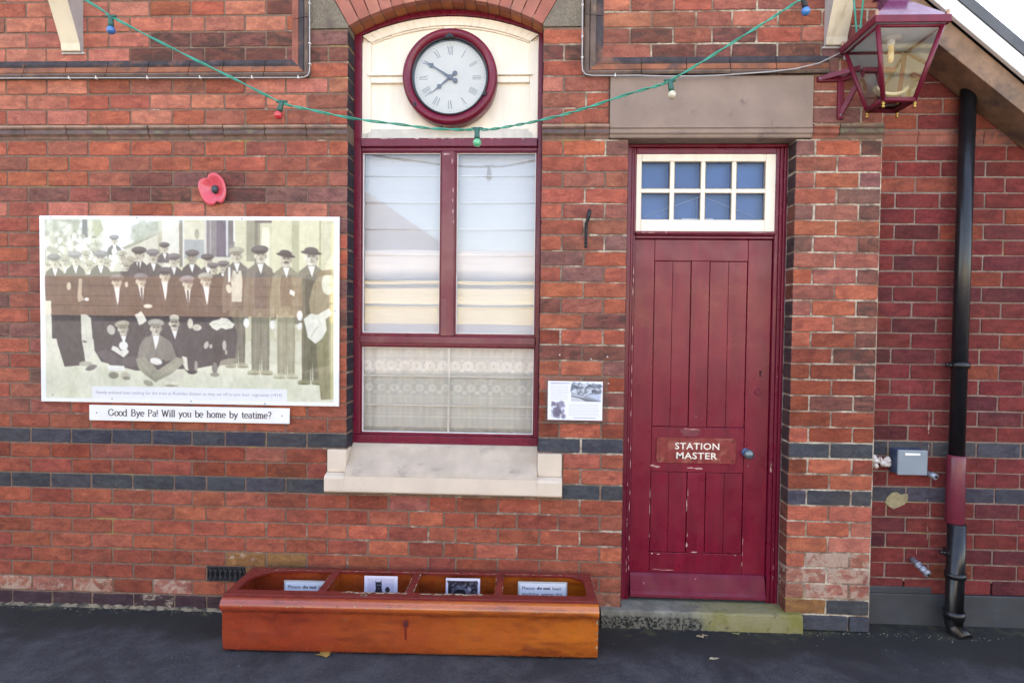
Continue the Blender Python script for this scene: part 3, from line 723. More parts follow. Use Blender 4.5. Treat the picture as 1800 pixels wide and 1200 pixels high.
for x_, z_, w_, h_ in ((-.532, 2.60, .05, .012), (-.500, 2.56, .008, .03), (-.493, 2.40, .006, .03), (-.495, 2.34, .006, .02), (-.493, 2.28, .008, .03), (-.49, 2.22, .006, .02)):
    mf.add([(x_+w_/2*q_.uniform(.6, 1.1)*math.cos(2*math.pi*i/9), .1132, z_+h_/2*q_.uniform(.6, 1.1)*math.sin(2*math.pi*i/9)) for i in range(9)], [tuple(range(9))[::-1]], 1)
mf.build('mullion', [MARF, UNDER], winf, bevel=.004)
ws = MB()
for x0, x1, z0, z1 in ((-1.0212, -.5635, 1.5722, 2.6175), (-.4805, -.0198, 1.5722, 2.6175), (-1.0212, -.0198, 1.0, 1.5115)):
    rectframe(ws, x0, x1, z0, z1, .0065, .128, .16, wb=.014)
ws.build('sash_beading', MAR, winf, bevel=.0015, seg=1)
pw = MB()
for x0, x1, z0, z1 in ((-1.0147, -.570, 1.5862, 2.611), (-.474, -.0263, 1.5862, 2.611), (-1.0147, -.0263, 1.014, 1.505)):
    rectframe(pw, x0, x1, z0, z1, .004, .138, .15)
pw.build('putty_line', WHITE, winf)
for x0, x1, z0, z1 in ((-1.0147, -.570, 1.586, 2.611), (-.474, -.0263, 1.586, 2.611), (-1.0147, -.0263, 1.014, 1.505)):
    p_ = MB(); p_.add([(x0, .1515, z0), (x1, .1515, z0), (x1, .1515, z1), (x0, .1515, z1)], [(0, 1, 2, 3)]); p_.build('window_pane', GLASS, winf, fix=False)
gb = MB(); gb.box(-.521, -.509, .156, .172, 1.0, 1.512); gb.box(-1.02, -.5215, .157, .171, 1.334, 1.343); gb.box(-.5085, -.02, .157, .171, 1.334, 1.343)
gb.box(-1.02, -.5215, .157, .171, 1.165, 1.173); gb.box(-.5085, -.02, .157, .171, 1.165, 1.173); gb.build('glazing_bar', WHITE, winf)
# the arched cream panel that carries the clock
tp_ = MB(); tp_.prism([(-1.0215, 2.69), (-.0195, 2.69)]+[(x, z-.002) for x, z in inner[::-1]], .148, .19)
pin = arc_through(-.972, -.068, 3.232, 3.325)
def sub(ps, a, b): return ps[a:b]
tp_.ring([(x, z-.003) for x, z in inner], pin, .1285, .1475)
tp_.box(-1.0213, -.972, .1285, .1475, 2.69, 3.232); tp_.box(-.068, -.0197, .1285, .1475, 2.69, 3.232)
pin2 = arc_through(-.962, -.078, 3.228, 3.315)
tp_.ring([(x, z-.0005) for x, z in pin], pin2, .137, .1478)
tp_.box(-.556, -.502, .132, .1476, 2.745, 3.318)
tpo = tp_.build('clock_panel', CREAM, winf, bevel=.003)
tr_ = MB(); tr_.box(-.9718, -.0682, .126, .1474, 3.004, 3.040); tr_.box(-.985, -.055, .112, .1472, 3.0405, 3.056); tr_.build('panel_rail', CREAM, winf, bevel=.003)
tb = MB(); tb.xprism([(.1475, 2.752), (.138, 2.748), (.120, 2.712), (.114, 2.690), (.1475, 2.690)], -.985, -.055); tb.box(-1.022, -.9855, .127, .1284, 2.69, 2.72)
tb.build('panel_base', CREAMG, winf, bevel=.002)

# what hangs behind the panes
bl = MB(); zr = [2.497, 2.343, 2.190, 2.040, 1.888, 1.738, 1.588]; prev = 2.66
for z_ in zr+[1.54]:
    n = 6
    for i in range(n):
        za, zb_ = prev+(z_-prev)*i/n, prev+(z_-prev)*(i+1)/n
        ya, yb = .205+.010*math.sin(math.pi*i/n), .205+.010*math.sin(math.pi*(i+1)/n)
        bl.add([(-1.05, ya, za), (.01, ya, za), (.01, yb, zb_), (-1.05, yb, zb_)], [(0, 1, 2, 3)], 0, True)
    prev = z_
for z_ in zr: bl.tube([(-1.05, .200, z_), (.01, .200, z_)], .0052, 6, 1)
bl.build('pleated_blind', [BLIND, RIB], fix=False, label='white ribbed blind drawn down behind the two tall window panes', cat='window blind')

cv = Canvas(0, 0, 504, 260, 1.2, (222, 224, 220))
for q in range(34):
    x_ = q*15; cv.rect(x_, 0, x_+6, 260, (214, 214, 205), .4); cv.rect(x_+9, 0, x_+11, 260, (230, 230, 222), .3)
cv.rect(0, 38, 504, 100, (212, 215, 214), .5)
for row, (yy, r0) in enumerate(((64, 17), (126, 13))):
    for q in range(14):
        x_ = 18+q*36+(8 if row else 0)
        for t_ in range(7):
            a_ = 2*math.pi*t_/7+q; cv.ell(x_+r0*.55*math.cos(a_), yy+r0*.5*math.sin(a_), r0*.42, r0*.36, (252, 252, 248), 0, .9, .5)
            cv.ell(x_+r0*.55*math.cos(a_), yy+r0*.5*math.sin(a_), r0*.2, r0*.16, (218, 218, 208), 0, .5, .5)
        cv.ell(x_, yy, r0*.25, r0*.25, (205, 205, 196), 0, .5, .5)
        for t_ in (-1, 1):
            cv.ell(x_+18*t_, yy+12, 8, 4, (250, 250, 244), 30*t_, .7, .5); cv.ell(x_+16*t_, yy-14, 6, 3, (236, 236, 228), -30*t_, .6, .5)
for yy in (36, 100, 104, 150, 196): cv.rect(0, yy, 504, yy+2.2, (240, 240, 234), .7)
cv.rect(0, 205, 504, 209, (240, 240, 234), .9); cv.rect(0, 236, 504, 260, (190, 190, 182))
for q in range(72): cv.ell(q*7+3, 232, 3.2, 5, (224, 224, 216), 0, .95, .4)
cv.blotch(0, 0, 504, 260, 200, 14, [(226, 226, 216), (210, 210, 200)], .2, 5)
netc = picture('net_curtain', cv.final(2.5), -1.045, .005, .985, 1.53, .195, FABR, shape=lambda X, Z: .006*np.sin(X*75)+.004*np.sin(X*31+1), gain=1.0,
               label='cream net curtain with flowered lace bands behind the low window pane', cat='net curtain')

# ------------------------------------------------------------------ clock
CKX, CKZ = -.5095, 3.0085
clock = empty('wall_clock', (CKX, .12, CKZ), label='round wall clock in maroon rim, roman numerals, hung on the cream arched panel', cat='clock')
c0 = (CKX, 0, CKZ)
m_ = MB().lathe([(.250, .145), (.262, .128), (.264, .07), (.262, .050), (.250, .040), (.238, .037), (.234, .0405), (.229, .0405), (.225, .045), (.2145, .050), (.213, .07)], c0, seg=96)
m_.build('clock_rim', MAR, clock, bevel=0)
m_ = MB().lathe([(.2145, .052), (.2125, .046), (.207, .044), (.2020, .052), (.1995, .072)], (CKX+.001, 0, CKZ), seg=96)
m_.prism([(CKX-.030, CKZ+.2080), (CKX+.028, CKZ+.2080), (CKX+.004, CKZ+.228), (CKX-.006, CKZ+.228)], .034, .046)
m_.sphere((CKX-.001, .034, CKZ+.216), .004)
for an in (-47, 222-360+360): pass
for dx, dz in ((.196, -.098), (-.190, -.155)):
    m_.box(CKX+dx-.008, CKX+dx+.008, .034, .05, CKZ+dz-.01, CKZ+dz+.01); m_.sphere((CKX+dx+.002, .034, CKZ+dz), .005)
m_.build('clock_bezel', BLACK, clock)
dial = mat('dial_enamel', (.50, .50, .46), .5, .05, 8, c2=(.54, .46, .36), c2lo=.66, c2hi=.80, c2scale=14)
m_ = MB().lathe([(.0001, .070), (.2005, .070)], c0, seg=96); m_.build('clock_dial', dial, clock)
NUMC = mat('numeral_grey', (.16, .17, .18), .6, .1)
nm = MB()
def num_strokes(s):
    wI, wV, wX = .0085, .017, .017; tot = sum({'I': wI, 'V': wV, 'X': wX}[ch] for ch in s); x = -tot/2; out = []
    for ch in s:
        if ch == 'I': out.append([(x+wI/2, -.5), (x+wI/2, .5), .0034]); x += wI
        elif ch == 'V': out += [[(x+.002, .5), (x+wV*.52, -.5), .0040], [(x+wV-.002, .5), (x+wV*.52, -.5), .0014]]; x += wV
        else: out += [[(x+.002, .5), (x+wX-.002, -.5), .0040], [(x+wX-.002, .5), (x+.002, -.5), .0014]]; x += wX
    return out
for i, s_ in enumerate(['XII', 'I', 'II', 'III', 'IIII', 'V', 'VI', 'VII', 'VIII', 'IX', 'X', 'XI']):
    a = R(30*i); ex, ez = (math.cos(a), -math.sin(a)), (math.sin(a), math.cos(a)); hN = .048; rc = .149
    for (xa, ya), (xb, yb), w_ in num_strokes(s_):
        q = []
        for x_, y_ in ((xa-w_/2, ya), (xa+w_/2, ya), (xb+w_/2, yb), (xb-w_/2, yb)):
            q.append((CKX+x_*ex[0]+(rc+y_*hN)*ez[0], .0692, CKZ+x_*ex[1]+(rc+y_*hN)*ez[1]))
        nm.add(q, [(0, 1, 2, 3)])
for i in range(60):
    a = R(6*i); w_ = .0007 if i % 5 else .0018
    ex, ez = (math.cos(a), -math.sin(a)), (math.sin(a), math.cos(a))
    nm.add([(CKX+x_*ex[0]+r_*ez[0], .0692, CKZ+x_*ex[1]+r_*ez[1]) for x_, r_ in ((-w_, .182), (w_, .182), (w_, .188), (-w_, .188))], [(0, 1, 2, 3)])
nm.build('numerals', NUMC, clock, fix=False)
HANDC = mat('hand_grey', (.075, .085, .11), .5, .1)
def hand(name, ang, L, y, spade, wb):
    mb = MB(); a = R(ang); ex, ez = (math.cos(a), -math.sin(a)), (math.sin(a), math.cos(a))
    def T(ps): return [(CKX+x_*ex[0]+r_*ez[0], CKZ+x_*ex[1]+r_*ez[1]) for x_, r_ in ps]
    mb.prism(T([(-wb, 0), (-wb*.35, spade-.012), (wb*.35, spade-.012), (wb, 0), (wb*.7, -.028), (-wb*.7, -.028)]), y, y+.0018)
    mb.prism(T([(-.004, spade-.014), (-.013, spade-.004), (-.014, spade+.004), (-.007, spade+.008), (-.003, spade+.018), (0, L), (.003, spade+.018), (.007, spade+.008), (.014, spade+.004), (.013, spade-.004), (.004, spade-.014)]), y-.0005, y+.0015)
    cc = T([(0, -.036)])[0]; mb.lathe([(.0001, y-.0008), (.0135, y-.0008), (.0135, y+.0012)], (cc[0], 0, cc[1]), seg=20)
    mb.lathe([(.0001, y-.001), (.014, y-.001), (.014, y+.001)], (CKX, 0, CKZ), seg=20)
    return mb.build(name, HANDC, clock)
hand('minute_hand', 302.4, .172, .060, .122, .0085); hand('hour_hand', 230.5, .150, .064, .078, .0085)
m_ = MB().lathe([(.0001, .054), (.2015, .0545)], c0, seg=64); m_.build('clock_glass', CLOCKG, clock, fix=False)

# ------------------------------------------------------------------ door, frame and fanlight
df = MB()
for x0, x1, y in ((.478, .506, .098), (.5065, .520, .106), (.5205, .534, .114)): df.box(x0, x1, y, .20, .09, 2.6335)
for x0, x1, y in ((1.340, 1.3575, .098), (1.322, 1.3395, .106), (1.300, 1.3215, .114)): df.box(x0, x1, y, .20, .09, 2.6335)
df.box(.478, 1.3575, .096, .20, 2.634, 2.650); df.box(.5345, 1.2995, .110, .20, 2.600, 2.6333)
df.box(.5345, 1.2995, .104, .20, 2.150, 2.172); df.box(.530, 1.305, .094, .1035, 2.156, 2.168); df.box(.5345, 1.2995, .120, .20, 2.132, 2.1495)
def flakes(mb, lst, y, mi=0, seed=3):
    q = random.Random(seed)
    for (x_, z_, w_, h_) in lst:
        mb.add([(x_+w_/2*q.uniform(.55, 1.1)*math.cos(2*math.pi*i/9), y, z_+h_/2*q.uniform(.55, 1.1)*math.sin(2*math.pi*i/9)) for i in range(9)], [tuple(range(9))[::-1]], mi)
q_ = random.Random(6)
flakes(df, [(.5275+q_.uniform(-.002, .002), z_, .0055, q_.uniform(.02, .07)) for z_ in (1.95, 1.90, 1.84, 1.62, 1.52, 1.40, 1.33, 1.26, 1.15, .95, .86, .70, .62, .44, .33, .27)], .1128, 1)
flakes(df, [(.5135, z_, .004, q_.uniform(.01, .04)) for z_ in (1.0, .75, .55, .52, .38, .30, .26)], .1050, 1)
flakes(df, [(1.311, .855, .013, .062), (1.313, .87, .006, .04)], .1130, 1); flakes(df, [(1.330, 1.37, .006, .007), (1.332, .40, .004, .02), (1.333, .30, .004, .03), (1.332, .24, .003, .03)], .1048, 1)
flakes(df, [(.62, 2.162, .05, .006), (.70, 2.164, .012, .006), (.575, 2.163, .03, .005), (1.2, 2.163, .12, .003)], .0932, 1)
dfo = df.build('door_frame', [MAR, CHIP], station, bevel=.004)
ck_ = MB(); ck_.box(1.3578, 1.3655, .097, .12, .09, 2.63); ck_.build('frame_pointing', mat('pointing', (.25, .22, .20), .9, .3, 30), dfo)
fl = MB(); x0, x1, z0, z1 = .5350, 1.2990, 2.1725, 2.5995
fl.box(x0, x0+.028, .113, .155, z0, z1); fl.box(x1-.054, x1, .113, .155, z0, z1); fl.box(x0+.0285, x1-.0545, .113, .155, z0, z0+.064); fl.box(x0+.0285, x1-.0545, .113, .155, z1-.040, z1)
gx0, gx1, gz0, gz1 = x0+.028, x1-.054, z0+.064, z1-.040; cw = (gx1-gx0)/4
for i in (1, 2, 3): fl.box(gx0+cw*i-.0115, gx0+cw*i+.0115, .118, .15, gz0, gz1)
zm = (gz0+gz1)/2; 
for i in range(4): fl.box(gx0+cw*i+(.012 if i else 0), gx0+cw*(i+1)-(.012 if i < 3 else 0), .119, .149, zm-.011, zm+.011)
flo = fl.build('fanlight', CREAM, dfo, bevel=.003)
dk = MB()
for i in range(4):
    for q in range(2):
        xa = gx0+cw*i+(.0118 if i else 0); xb = gx0+cw*(i+1)-(.0118 if i < 3 else 0); za, zb_ = (gz0, zm-.0112) if q == 0 else (zm+.0112, gz1)
        rectframe(dk, xa, xb, za, zb_, .0028, .1205, .130)
        p_ = MB(); p_.add([(xa, .136, za), (xb, .136, za), (xb, .136, zb_), (xa, .136, zb_)], [(0, 1, 2, 3)]); p_.build('fanlight_pane', GLASSB, dfo, fix=False)
dk.build('pane_edging', mat('aged_putty', (.34, .27, .17), .8, .3, 40), dfo)
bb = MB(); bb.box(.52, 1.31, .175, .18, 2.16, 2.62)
bb.build('sky_reflection_panel', mat('sky_reflection_blue', (.065, .17, .42), .9, .22, 2.5), dfo)  # added blue panel standing in for the sky reflected in the panes
wl = MB(); wl.tube([(.590, .165, 2.262), (.905, .165, 2.376)], .0011, 5); wl.tube([(.915, .165, 2.376), (1.20, .165, 2.262)], .0011, 5); wl.tube([(.885, .168, 2.375), (.885, .168, 2.25)], .0007, 4)
wl.box(.800, .975, .160, .164, 2.225, 2.252); wl.build('pale_lines', mat('pale_blue', (.45, .55, .75), .8, .1), dfo)  # thin pale lines and a small bar behind the panes

dr = MB(); X = [.5365, .648, .853, .956, 1.166, 1.2975]; YD = .134
def plank(x0, x1, z0, z1, y=YD, y1=.17): dr.box(x0, x1, y, y1, z0, z1)
plank(X[0], X[1]-.0012, .10, 2.129); plank(X[4]+.0012, X[5], .10, 2.129)
plank(X[1]+.0006, X[4]-.0006, 2.010, 2.129); plank(X[1]+.0006, X[4]-.0006, .818, 1.074); plank(X[1]+.0006, X[4]-.0006, .10, .355)
plank(X[2]+.0015, X[3]-.0015, 1.0752, 2.0088); plank(X[2]+.0015, X[3]-.0015, .3562, .8168)
for xa, xb in ((X[1], X[2]), (X[3], X[4])):
    xm = (xa+xb)/2
    for za, zb_ in ((1.0765, 2.0075), (.3575, .8155)):
        plank(xa+.0026, xm-.0006, za, zb_, YD+.0035); plank(xm+.0006, xb-.0026, za, zb_, YD+.0035)
dr.box(X[0]+.001, X[5]-.001, .156, .172, .102, 2.127)
def chips(mb, lst, y, mi=0, seed=3):
    q = random.Random(seed)
    for (x_, z_, w_, h_) in lst:
        n = 9; ps = []
        for i in range(n):
            a = 2*math.pi*i/n; r_ = q.uniform(.55, 1.1); ps.append((x_+w_/2*r_*math.cos(a), y, z_+h_/2*r_*math.sin(a)))
        mb.add(ps, [tuple(range(n))[::-1]], mi)
q_ = random.Random(5)
L_ = [(.680, .846, .055, .013), (.655, .852, .03, .012), (.870, .843, .045, .009), (.915, .840, .052, .012), (.885, 1.062, .070, .007), (.840, 1.066, .02, .005), (.895, 1.135, .006, .010), (.853, .63, .006, .09), (.858, .70, .004, .05),
      (.856, .40, .012, .035), (.86, .46, .004, .03), (.90, .362, .036, .008), (.698, .345, .03, .006), (.662, .348, .014, .010), (.6455, .69, .004, .06), (.645, .60, .004, .09), (.6455, .45, .004, .03),
      (1.170, .43, .004, .045), (1.170, .36, .003, .04), (1.168, .30, .004, .04), (.75, .255, .10, .004), (.69, .258, .05, .004), (.945, 1.86, .006, .006), (.948, 1.74, .005, .006), (1.19, .86, .004, .018), (1.13, .35, .008, .008),
      (.95, .93, .004, .004)]
chips(dr, L_, YD-.0006, 1)
door = dr.build('door', [MARD, CHIP], station, bevel=.0022)
wb_ = MB(); wb_.xprism([(.1335, .245), (.120, .243), (.108, .225), (.092, .150), (.082, .132), (.082, .116), (.1335, .114)], .5365, 1.288); wb_.build('weatherboard', MARW, door, bevel=.003)
kn = MB().lathe([(.0001, -.058), (.017, -.056), (.0255, -.048), (.027, -.036), (.020, -.024), (.011, -.018), (.010, -.006)], (1.181, YD, .934), seg=32); kn.build('door_knob', mat('knob_brass_grey', (.16, .21, .23), .33, .15, 30, metal=.5), door)
kn = MB().lathe([(.0001, -.010), (.016, -.010), (.023, -.006), (.024, .0)], (1.176, YD, .938), seg=32); kn.build('knob_rose', mat('rose_blue', (.05, .09, .20), .35, .1), door)
kh = MB().lathe([(.0105, -.004), (.014, -.006), (.018, -.0045), (.019, .0)], (1.235, YD, 1.281), seg=24); kh.lathe([(.0001, -.001), (.011, -.001)], (1.235, YD, 1.281), seg=16); kh.build('lock_escutcheon', MAR, door)
kh = MB(); kh.lathe([(.0001, -.003), (.006, -.003), (.007, 0)], (1.247, YD, 1.393), seg=16); kh.prism([(1.2425, 1.366), (1.2515, 1.366), (1.250, 1.390), (1.244, 1.390)], YD-.003, YD); kh.build('keyhole', CHIPD, door)
lf = MB(); lf.prism([(.805, 1.062), (.925, 1.058), (.912, 1.036), (.895, 1.022), (.83, 1.022), (.812, 1.045)], YD-.0015, YD-.0003, 0); lf.build('old_latch_scar', MARF, door, bevel=.0006, seg=1)
mp = MB(); mp.box(-.556, -.5245, .1128, .1136, 1.575, 1.785); mp.build('primed_patch', mat('primer_patch', (.28, .085, .068), .6, .2, 30, c2=(.20, .06, .06), c2lo=.5, c2hi=.6), winf, bevel=.0005, seg=1)

# ------------------------------------------------------------------ door name plate
plate = empty('name_plate', (.90, .132, .942), label='small red enamel name plate reading STATION MASTER, screwed to the door', cat='door sign')
pl = MB(); rr = .018; P = []
for cx, cz, a0 in ((1.120-rr, 1.014-rr, 0), (.675+rr, 1.014-rr, 90), (.675+rr, .871+rr, 180), (1.120-rr, .871+rr, 270)):
    for i in range(5): a = R(a0+22.5*i); P.append((cx+rr*math.cos(a), cz+rr*math.sin(a)))
pl.prism(P, .1275, .1335); pl.build('plate', PLATE, plate, bevel=.0012, seg=1)
tx = MB(); text_mb(tx, 'STATION', .903, .968, .247, .038, .1268, bold=.018, spacing=1.08); text_mb(tx, 'MASTER', .902, .914, .228, .038, .1268, bold=.018, spacing=1.08)
tx.build('lettering', mat('cream_letters', (.78, .72, .62), .5, .05), plate, fix=False)
for x_, z_ in ((.694, .996), (1.102, .996), (.694, .889), (1.102, .889)):
    s_ = MB().lathe([(.0001, -.0015), (.0045, -.001), (.005, 0)], (x_, .1275, z_), seg=12); s_.build('screw', IRON, plate)

# ------------------------------------------------------------------ the big photograph board and its caption strip
def group_photo():
    x0, x1, y0, y1 = 69, 597, 381, 713
    C = Canvas(x0, y0, x1, y1, 1.05, (246, 248, 250))
    # picture area
    C.rect(78, 387, 588, 706, (226, 226, 203))
    C.poly([(78, 387), (290, 387), (290, 470), (78, 470)], (233, 238, 240))
    # trees / slope upper left
    C.poly([(215, 437), (240, 425), (262, 405), (272, 390), (290, 388), (290, 412), (222, 440)], (150, 152, 128)); C.blotch(235, 395, 288, 430, 60, 7, [(130, 135, 110), (165, 165, 145)], .6, 2)
    C.poly([(220, 442), (282, 412), (292, 412), (292, 470), (215, 470)], (212, 210, 188))
    C.rect(280, 388, 288, 470, (180, 178, 150)); C.rect(288, 388, 318, 450, (222, 222, 208))
    C.rect(78, 387, 140, 470, (150, 152, 128)); C.blotch(78, 387, 185, 440, 90, 8, [(120, 122, 98), (190, 190, 165), (160, 160, 130), (222, 222, 205)], .7, 3)
    C.rect(146, 387, 155, 412, (70, 62, 60)); C.rect(157, 390, 163, 412, (210, 205, 170)); C.rect(147, 412, 170, 420, (70, 60, 60)); C.poly([(165, 387), (178, 387), (184, 405), (172, 420), (165, 415)], (160, 160, 115))
    q = random.Random(4)
    for _ in range(60):
        x_, y_ = q.uniform(80, 165), q.uniform(410, 455); C.ell(x_, y_, q.uniform(3, 6), q.uniform(3, 6), q.choice([(228, 226, 205), (200, 196, 172), (150, 145, 125), (238, 236, 220)]), 0, .9, .4)
    # station wall and windows at the right
    C.rect(318, 388, 588, 600, (205, 203, 168))
    for yy in range(392, 560, 9): C.rect(415, yy, 588, yy+1, (188, 186, 148), .6)
    C.rect(318, 388, 324, 470, (120, 118, 105)); C.rect(324, 388, 327, 470, (226, 226, 215)); C.rect(327, 392, 362, 425, (214, 212, 185)); C.rect(327, 422, 362, 455, (150, 158, 158)); C.ell(349, 412, 4, 9, (150, 150, 128))
    C.rect(362, 388, 366, 455, (205, 205, 195)); C.rect(366, 388, 415, 455, (110, 105, 110)); C.rect(384, 388, 400, 452, (75, 66, 88)); C.rect(372, 388, 374, 452, (160, 160, 155)); C.rect(400, 388, 404, 450, (200, 205, 205)); C.rect(404, 388, 413, 430, (85, 80, 85)); C.rect(413, 388, 416, 425, (235, 235, 225))
    C.rect(365, 452, 412, 458, (205, 205, 185)); C.rect(436, 388, 460, 460, (138, 136, 112)); C.rect(450, 388, 456, 470, (105, 100, 82)); C.rect(463, 400, 476, 470, (230, 228, 198)); C.rect(450, 388, 483, 392, (80, 74, 72))
    C.rect(480, 388, 515, 600, (212, 210, 172)); C.rect(515, 388, 528, 560, (172, 172, 136)); C.rect(528, 388, 562, 600, (216, 213, 176)); C.rect(563, 388, 565, 560, (150, 148, 100))
    # ground
    C.poly([(78, 640), (588, 600), (588, 706), (78, 706)], (224, 224, 198)); C.blotch(78, 640, 588, 700, 70, 20, [(230, 230, 206), (215, 216, 184)], .35, 7)
    D = lambda t: (48+t*1.3, 42+t*1.3, 46+t*1.3); O = lambda t: (108+t, 104+t, 84+t)
    F = (214, 206, 182); FD = (140, 132, 114); WHT = (238, 238, 230)
    def man(x, y, s=1., coat=D(0), cap=D(20), hat='cap', shirt='v', low=70, face=F, shoulders=19, tilt=0, must=False, legs=None, tie=False):
        C.poly([(x-shoulders*s, y+30*s), (x-shoulders*.8*s, y+19*s), (x-6*s, y+11*s), (x+6*s, y+11*s), (x+shoulders*.8*s, y+19*s), (x+shoulders*s, y+30*s), (x+(shoulders-2)*s, y+low*s), (x-(shoulders-2)*s, y+low*s)], coat)
        dk_ = tuple(max(0, v-14) for v in coat); lt_ = tuple(min(255, v+14) for v in coat)
        C.line([(x-shoulders*.7*s, y+26*s), (x-shoulders*.62*s, y+low*s)], 1.6*s, lt_, .5); C.line([(x+shoulders*.62*s, y+30*s), (x+shoulders*.55*s, y+low*s)], 1.8*s, dk_, .7)
        if shirt == 'v':
            C.poly([(x-6*s, y+9*s), (x+6*s, y+9*s), (x+1*s, y+28*s)], WHT); C.line([(x-6*s, y+11*s), (x+.5*s, y+30*s)], 1.2*s, dk_); C.line([(x+6*s, y+11*s), (x+1*s, y+30*s)], 1.2*s, dk_)
        if shirt == 'w': C.poly([(x-6*s, y+9*s), (x+6*s, y+9*s), (x+7*s, y+44*s), (x-8*s, y+44*s)], (214, 210, 188))
        if tie: C.poly([(x-1.4*s, y+12*s), (x+1.4*s, y+12*s), (x+1.8*s, y+34*s), (x-1.8*s, y+34*s)], dk_)
        q9 = random.Random(int(x*7+y*13)); hx = q9.uniform(-1.2, 1.2)*s; turn = q9.uniform(-1.6, 1.6)*s
        for _ in range(5):
            xa = x+q9.uniform(-.7, .7)*shoulders*s; ya = y+q9.uniform(24, max(28, low-12))*s; C.line([(xa, ya), (xa+q9.uniform(-5, 5)*s, ya+q9.uniform(8, 18)*s)], q9.uniform(.8, 2.2)*s, q9.choice([dk_, lt_]), .5)
        C.rect(x-4.4*s, y+5*s, x+4.4*s, y+13*s, FD); C.rect(x-4.4*s, y+8*s, x+4.4*s, y+10.5*s, (96, 88, 76), .6)
        C.ell(x+hx, y+1*s, 7.6*s, 10.2*s, face); C.ell(x+hx, y+7*s, 5.4*s, 5*s, face); C.ell(x+hx+3.6*s, y+2*s, 4.2*s, 8.6*s, FD, 0, .6, .7); C.ell(x+hx-5.4*s, y+3*s, 2.2*s, 6*s, FD, 0, .35, .6)
        C.ell(x+hx-7.8*s, y+2*s, 1.5*s, 3*s, face); C.ell(x+hx+7.8*s, y+2*s, 1.5*s, 3*s, FD)
        C.ell(x+turn, y-2.5*s, 6.4*s, 2.6*s, FD, 0, .75, .7)
        for sg in (-1, 1): C.ell(x+turn+sg*3*s, y-.8*s, 2.2*s, 1.5*s, (70, 62, 54), 0, .85, .7); C.line([(x+turn+sg*1.4*s, y-2.6*s), (x+turn+sg*4.6*s, y-2.8*s)], .9*s, (60, 52, 46), .8)
        C.poly([(x+turn-.6*s, y-1*s), (x+turn+1.4*s, y+3.6*s), (x+turn-1.6*s, y+3.6*s)], (150, 140, 120), .6); C.ell(x+turn+.2*s, y+4.1*s, 2.2*s, .9*s, (110, 98, 84), 0, .7, .6)
        C.line([(x+turn-2.6*s, y+6.3*s), (x+turn+2.6*s, y+6.3*s)], 1.1*s, (92, 78, 70), .9); C.ell(x+turn, y+8.2*s, 2.6*s, 1*s, (160, 150, 130), 0, .6, .6)
        if must: C.line([(x+turn-4*s, y+5.2*s), (x+turn, y+4.6*s), (x+turn+4*s, y+5.2*s)], 2.2*s, (48, 40, 38))
        if hat == 'cap':
            C.ell(x+hx+tilt*s, y-7.4*s, 12.6*s, 6.0*s, cap, tilt*4); C.ell(x+hx+tilt*s-2*s, y-9.6*s, 8.8*s, 3.0*s, tuple(min(255, v+30) for v in cap), tilt*4-6, .6, .7)
            C.ell(x+hx-tilt*.3*s, y-3.9*s, 8.8*s, 2.1*s, tuple(max(0, v-36) for v in cap), 0); C.line([(x+hx+tilt*s-10*s, y-6*s), (x+hx+tilt*s+10*s, y-6*s)], 1*s, tuple(max(0, v-24) for v in cap), .6)
        if hat == 'brim':
            C.ell(x+hx, y-8.5*s, 9.5*s, 4.8*s, cap, tilt*5); C.ell(x+hx, y-5.6*s, 14*s, 2.8*s, tuple(max(0, v-16) for v in cap), tilt*5)
        if not hat: C.ell(x+hx, y-8*s, 7.6*s, 3.2*s, (120, 110, 96))
    # back row, small
    man(203, 424, .72, D(6), D(40), low=45); C.ell(203, 444, 5, 7, (228, 226, 214)); C.poly([(193, 450), (212, 450), (216, 476), (189, 476)], (232, 232, 222))
    for x_, y_ in ((84, 470), (104, 470), (144, 470), (216, 452), (232, 462), (152, 452), (168, 446), (224, 470), (158, 470), (190, 466), (114, 462), (96, 458)): man(x_, y_, .8, (190, 186, 165), (170, 164, 140), hat='brim', low=40)
    man(292, 437, .75, D(10), D(10), low=35)
    man(133, 457, 1., D(-2), D(60)); man(96, 462, 1., D(4), D(36)); man(178, 456, 1.05, D(-6), D(46), low=80); man(272, 452, .98, D(4), D(44)); man(246, 449, 1.05, D(-4), D(2), tie=True); man(308, 459, .95, D(4), D(34)); man(340, 453, 1., D(-2), D(14), face=FD)
    man(368, 459, .92, D(8), D(6)); man(378, 473, .8, D(6), D(24)); man(395, 470, .85, D(0), D(30))
    C.poly([(88, 490), (120, 482), (150, 486), (190, 480), (240, 478), (300, 486), (350, 480), (396, 486), (414, 500), (420, 560), (405, 600), (90, 600)], D(-2))
    q = random.Random(6)
    for _ in range(70):
        x_, y_ = q.uniform(95, 405), q.uniform(495, 590); C.line([(x_, y_), (x_+q.uniform(-6, 6), y_+q.uniform(14, 34))], q.uniform(1, 3), D(q.choice([-16, 12, 18])), .35)
    C.rect(425, 540, 590, 640, (165, 164, 136), .35)
    def standing(x, y, s, coat, trou, cap, hat, hem, foot, open_=None, hand=(), sh=(176, 172, 142), **k):
        dk_ = tuple(v-20 for v in coat); lt_ = tuple(min(255, v+18) for v in coat)
        w = 13*s
        C.poly([(x-w*.95, hem-12), (x+w*.95, hem-12), (x+w*1.05, (hem+foot)/2), (x+w*.98, foot), (x+w*.25, foot), (x+w*.08, (hem+foot)/2), (x-w*.12, foot+3), (x-w*.95, foot+3), (x-w*1.0, (hem+foot)/2)], trou)
        td, tl = tuple(v-24 for v in trou), tuple(min(255, v+20) for v in trou)
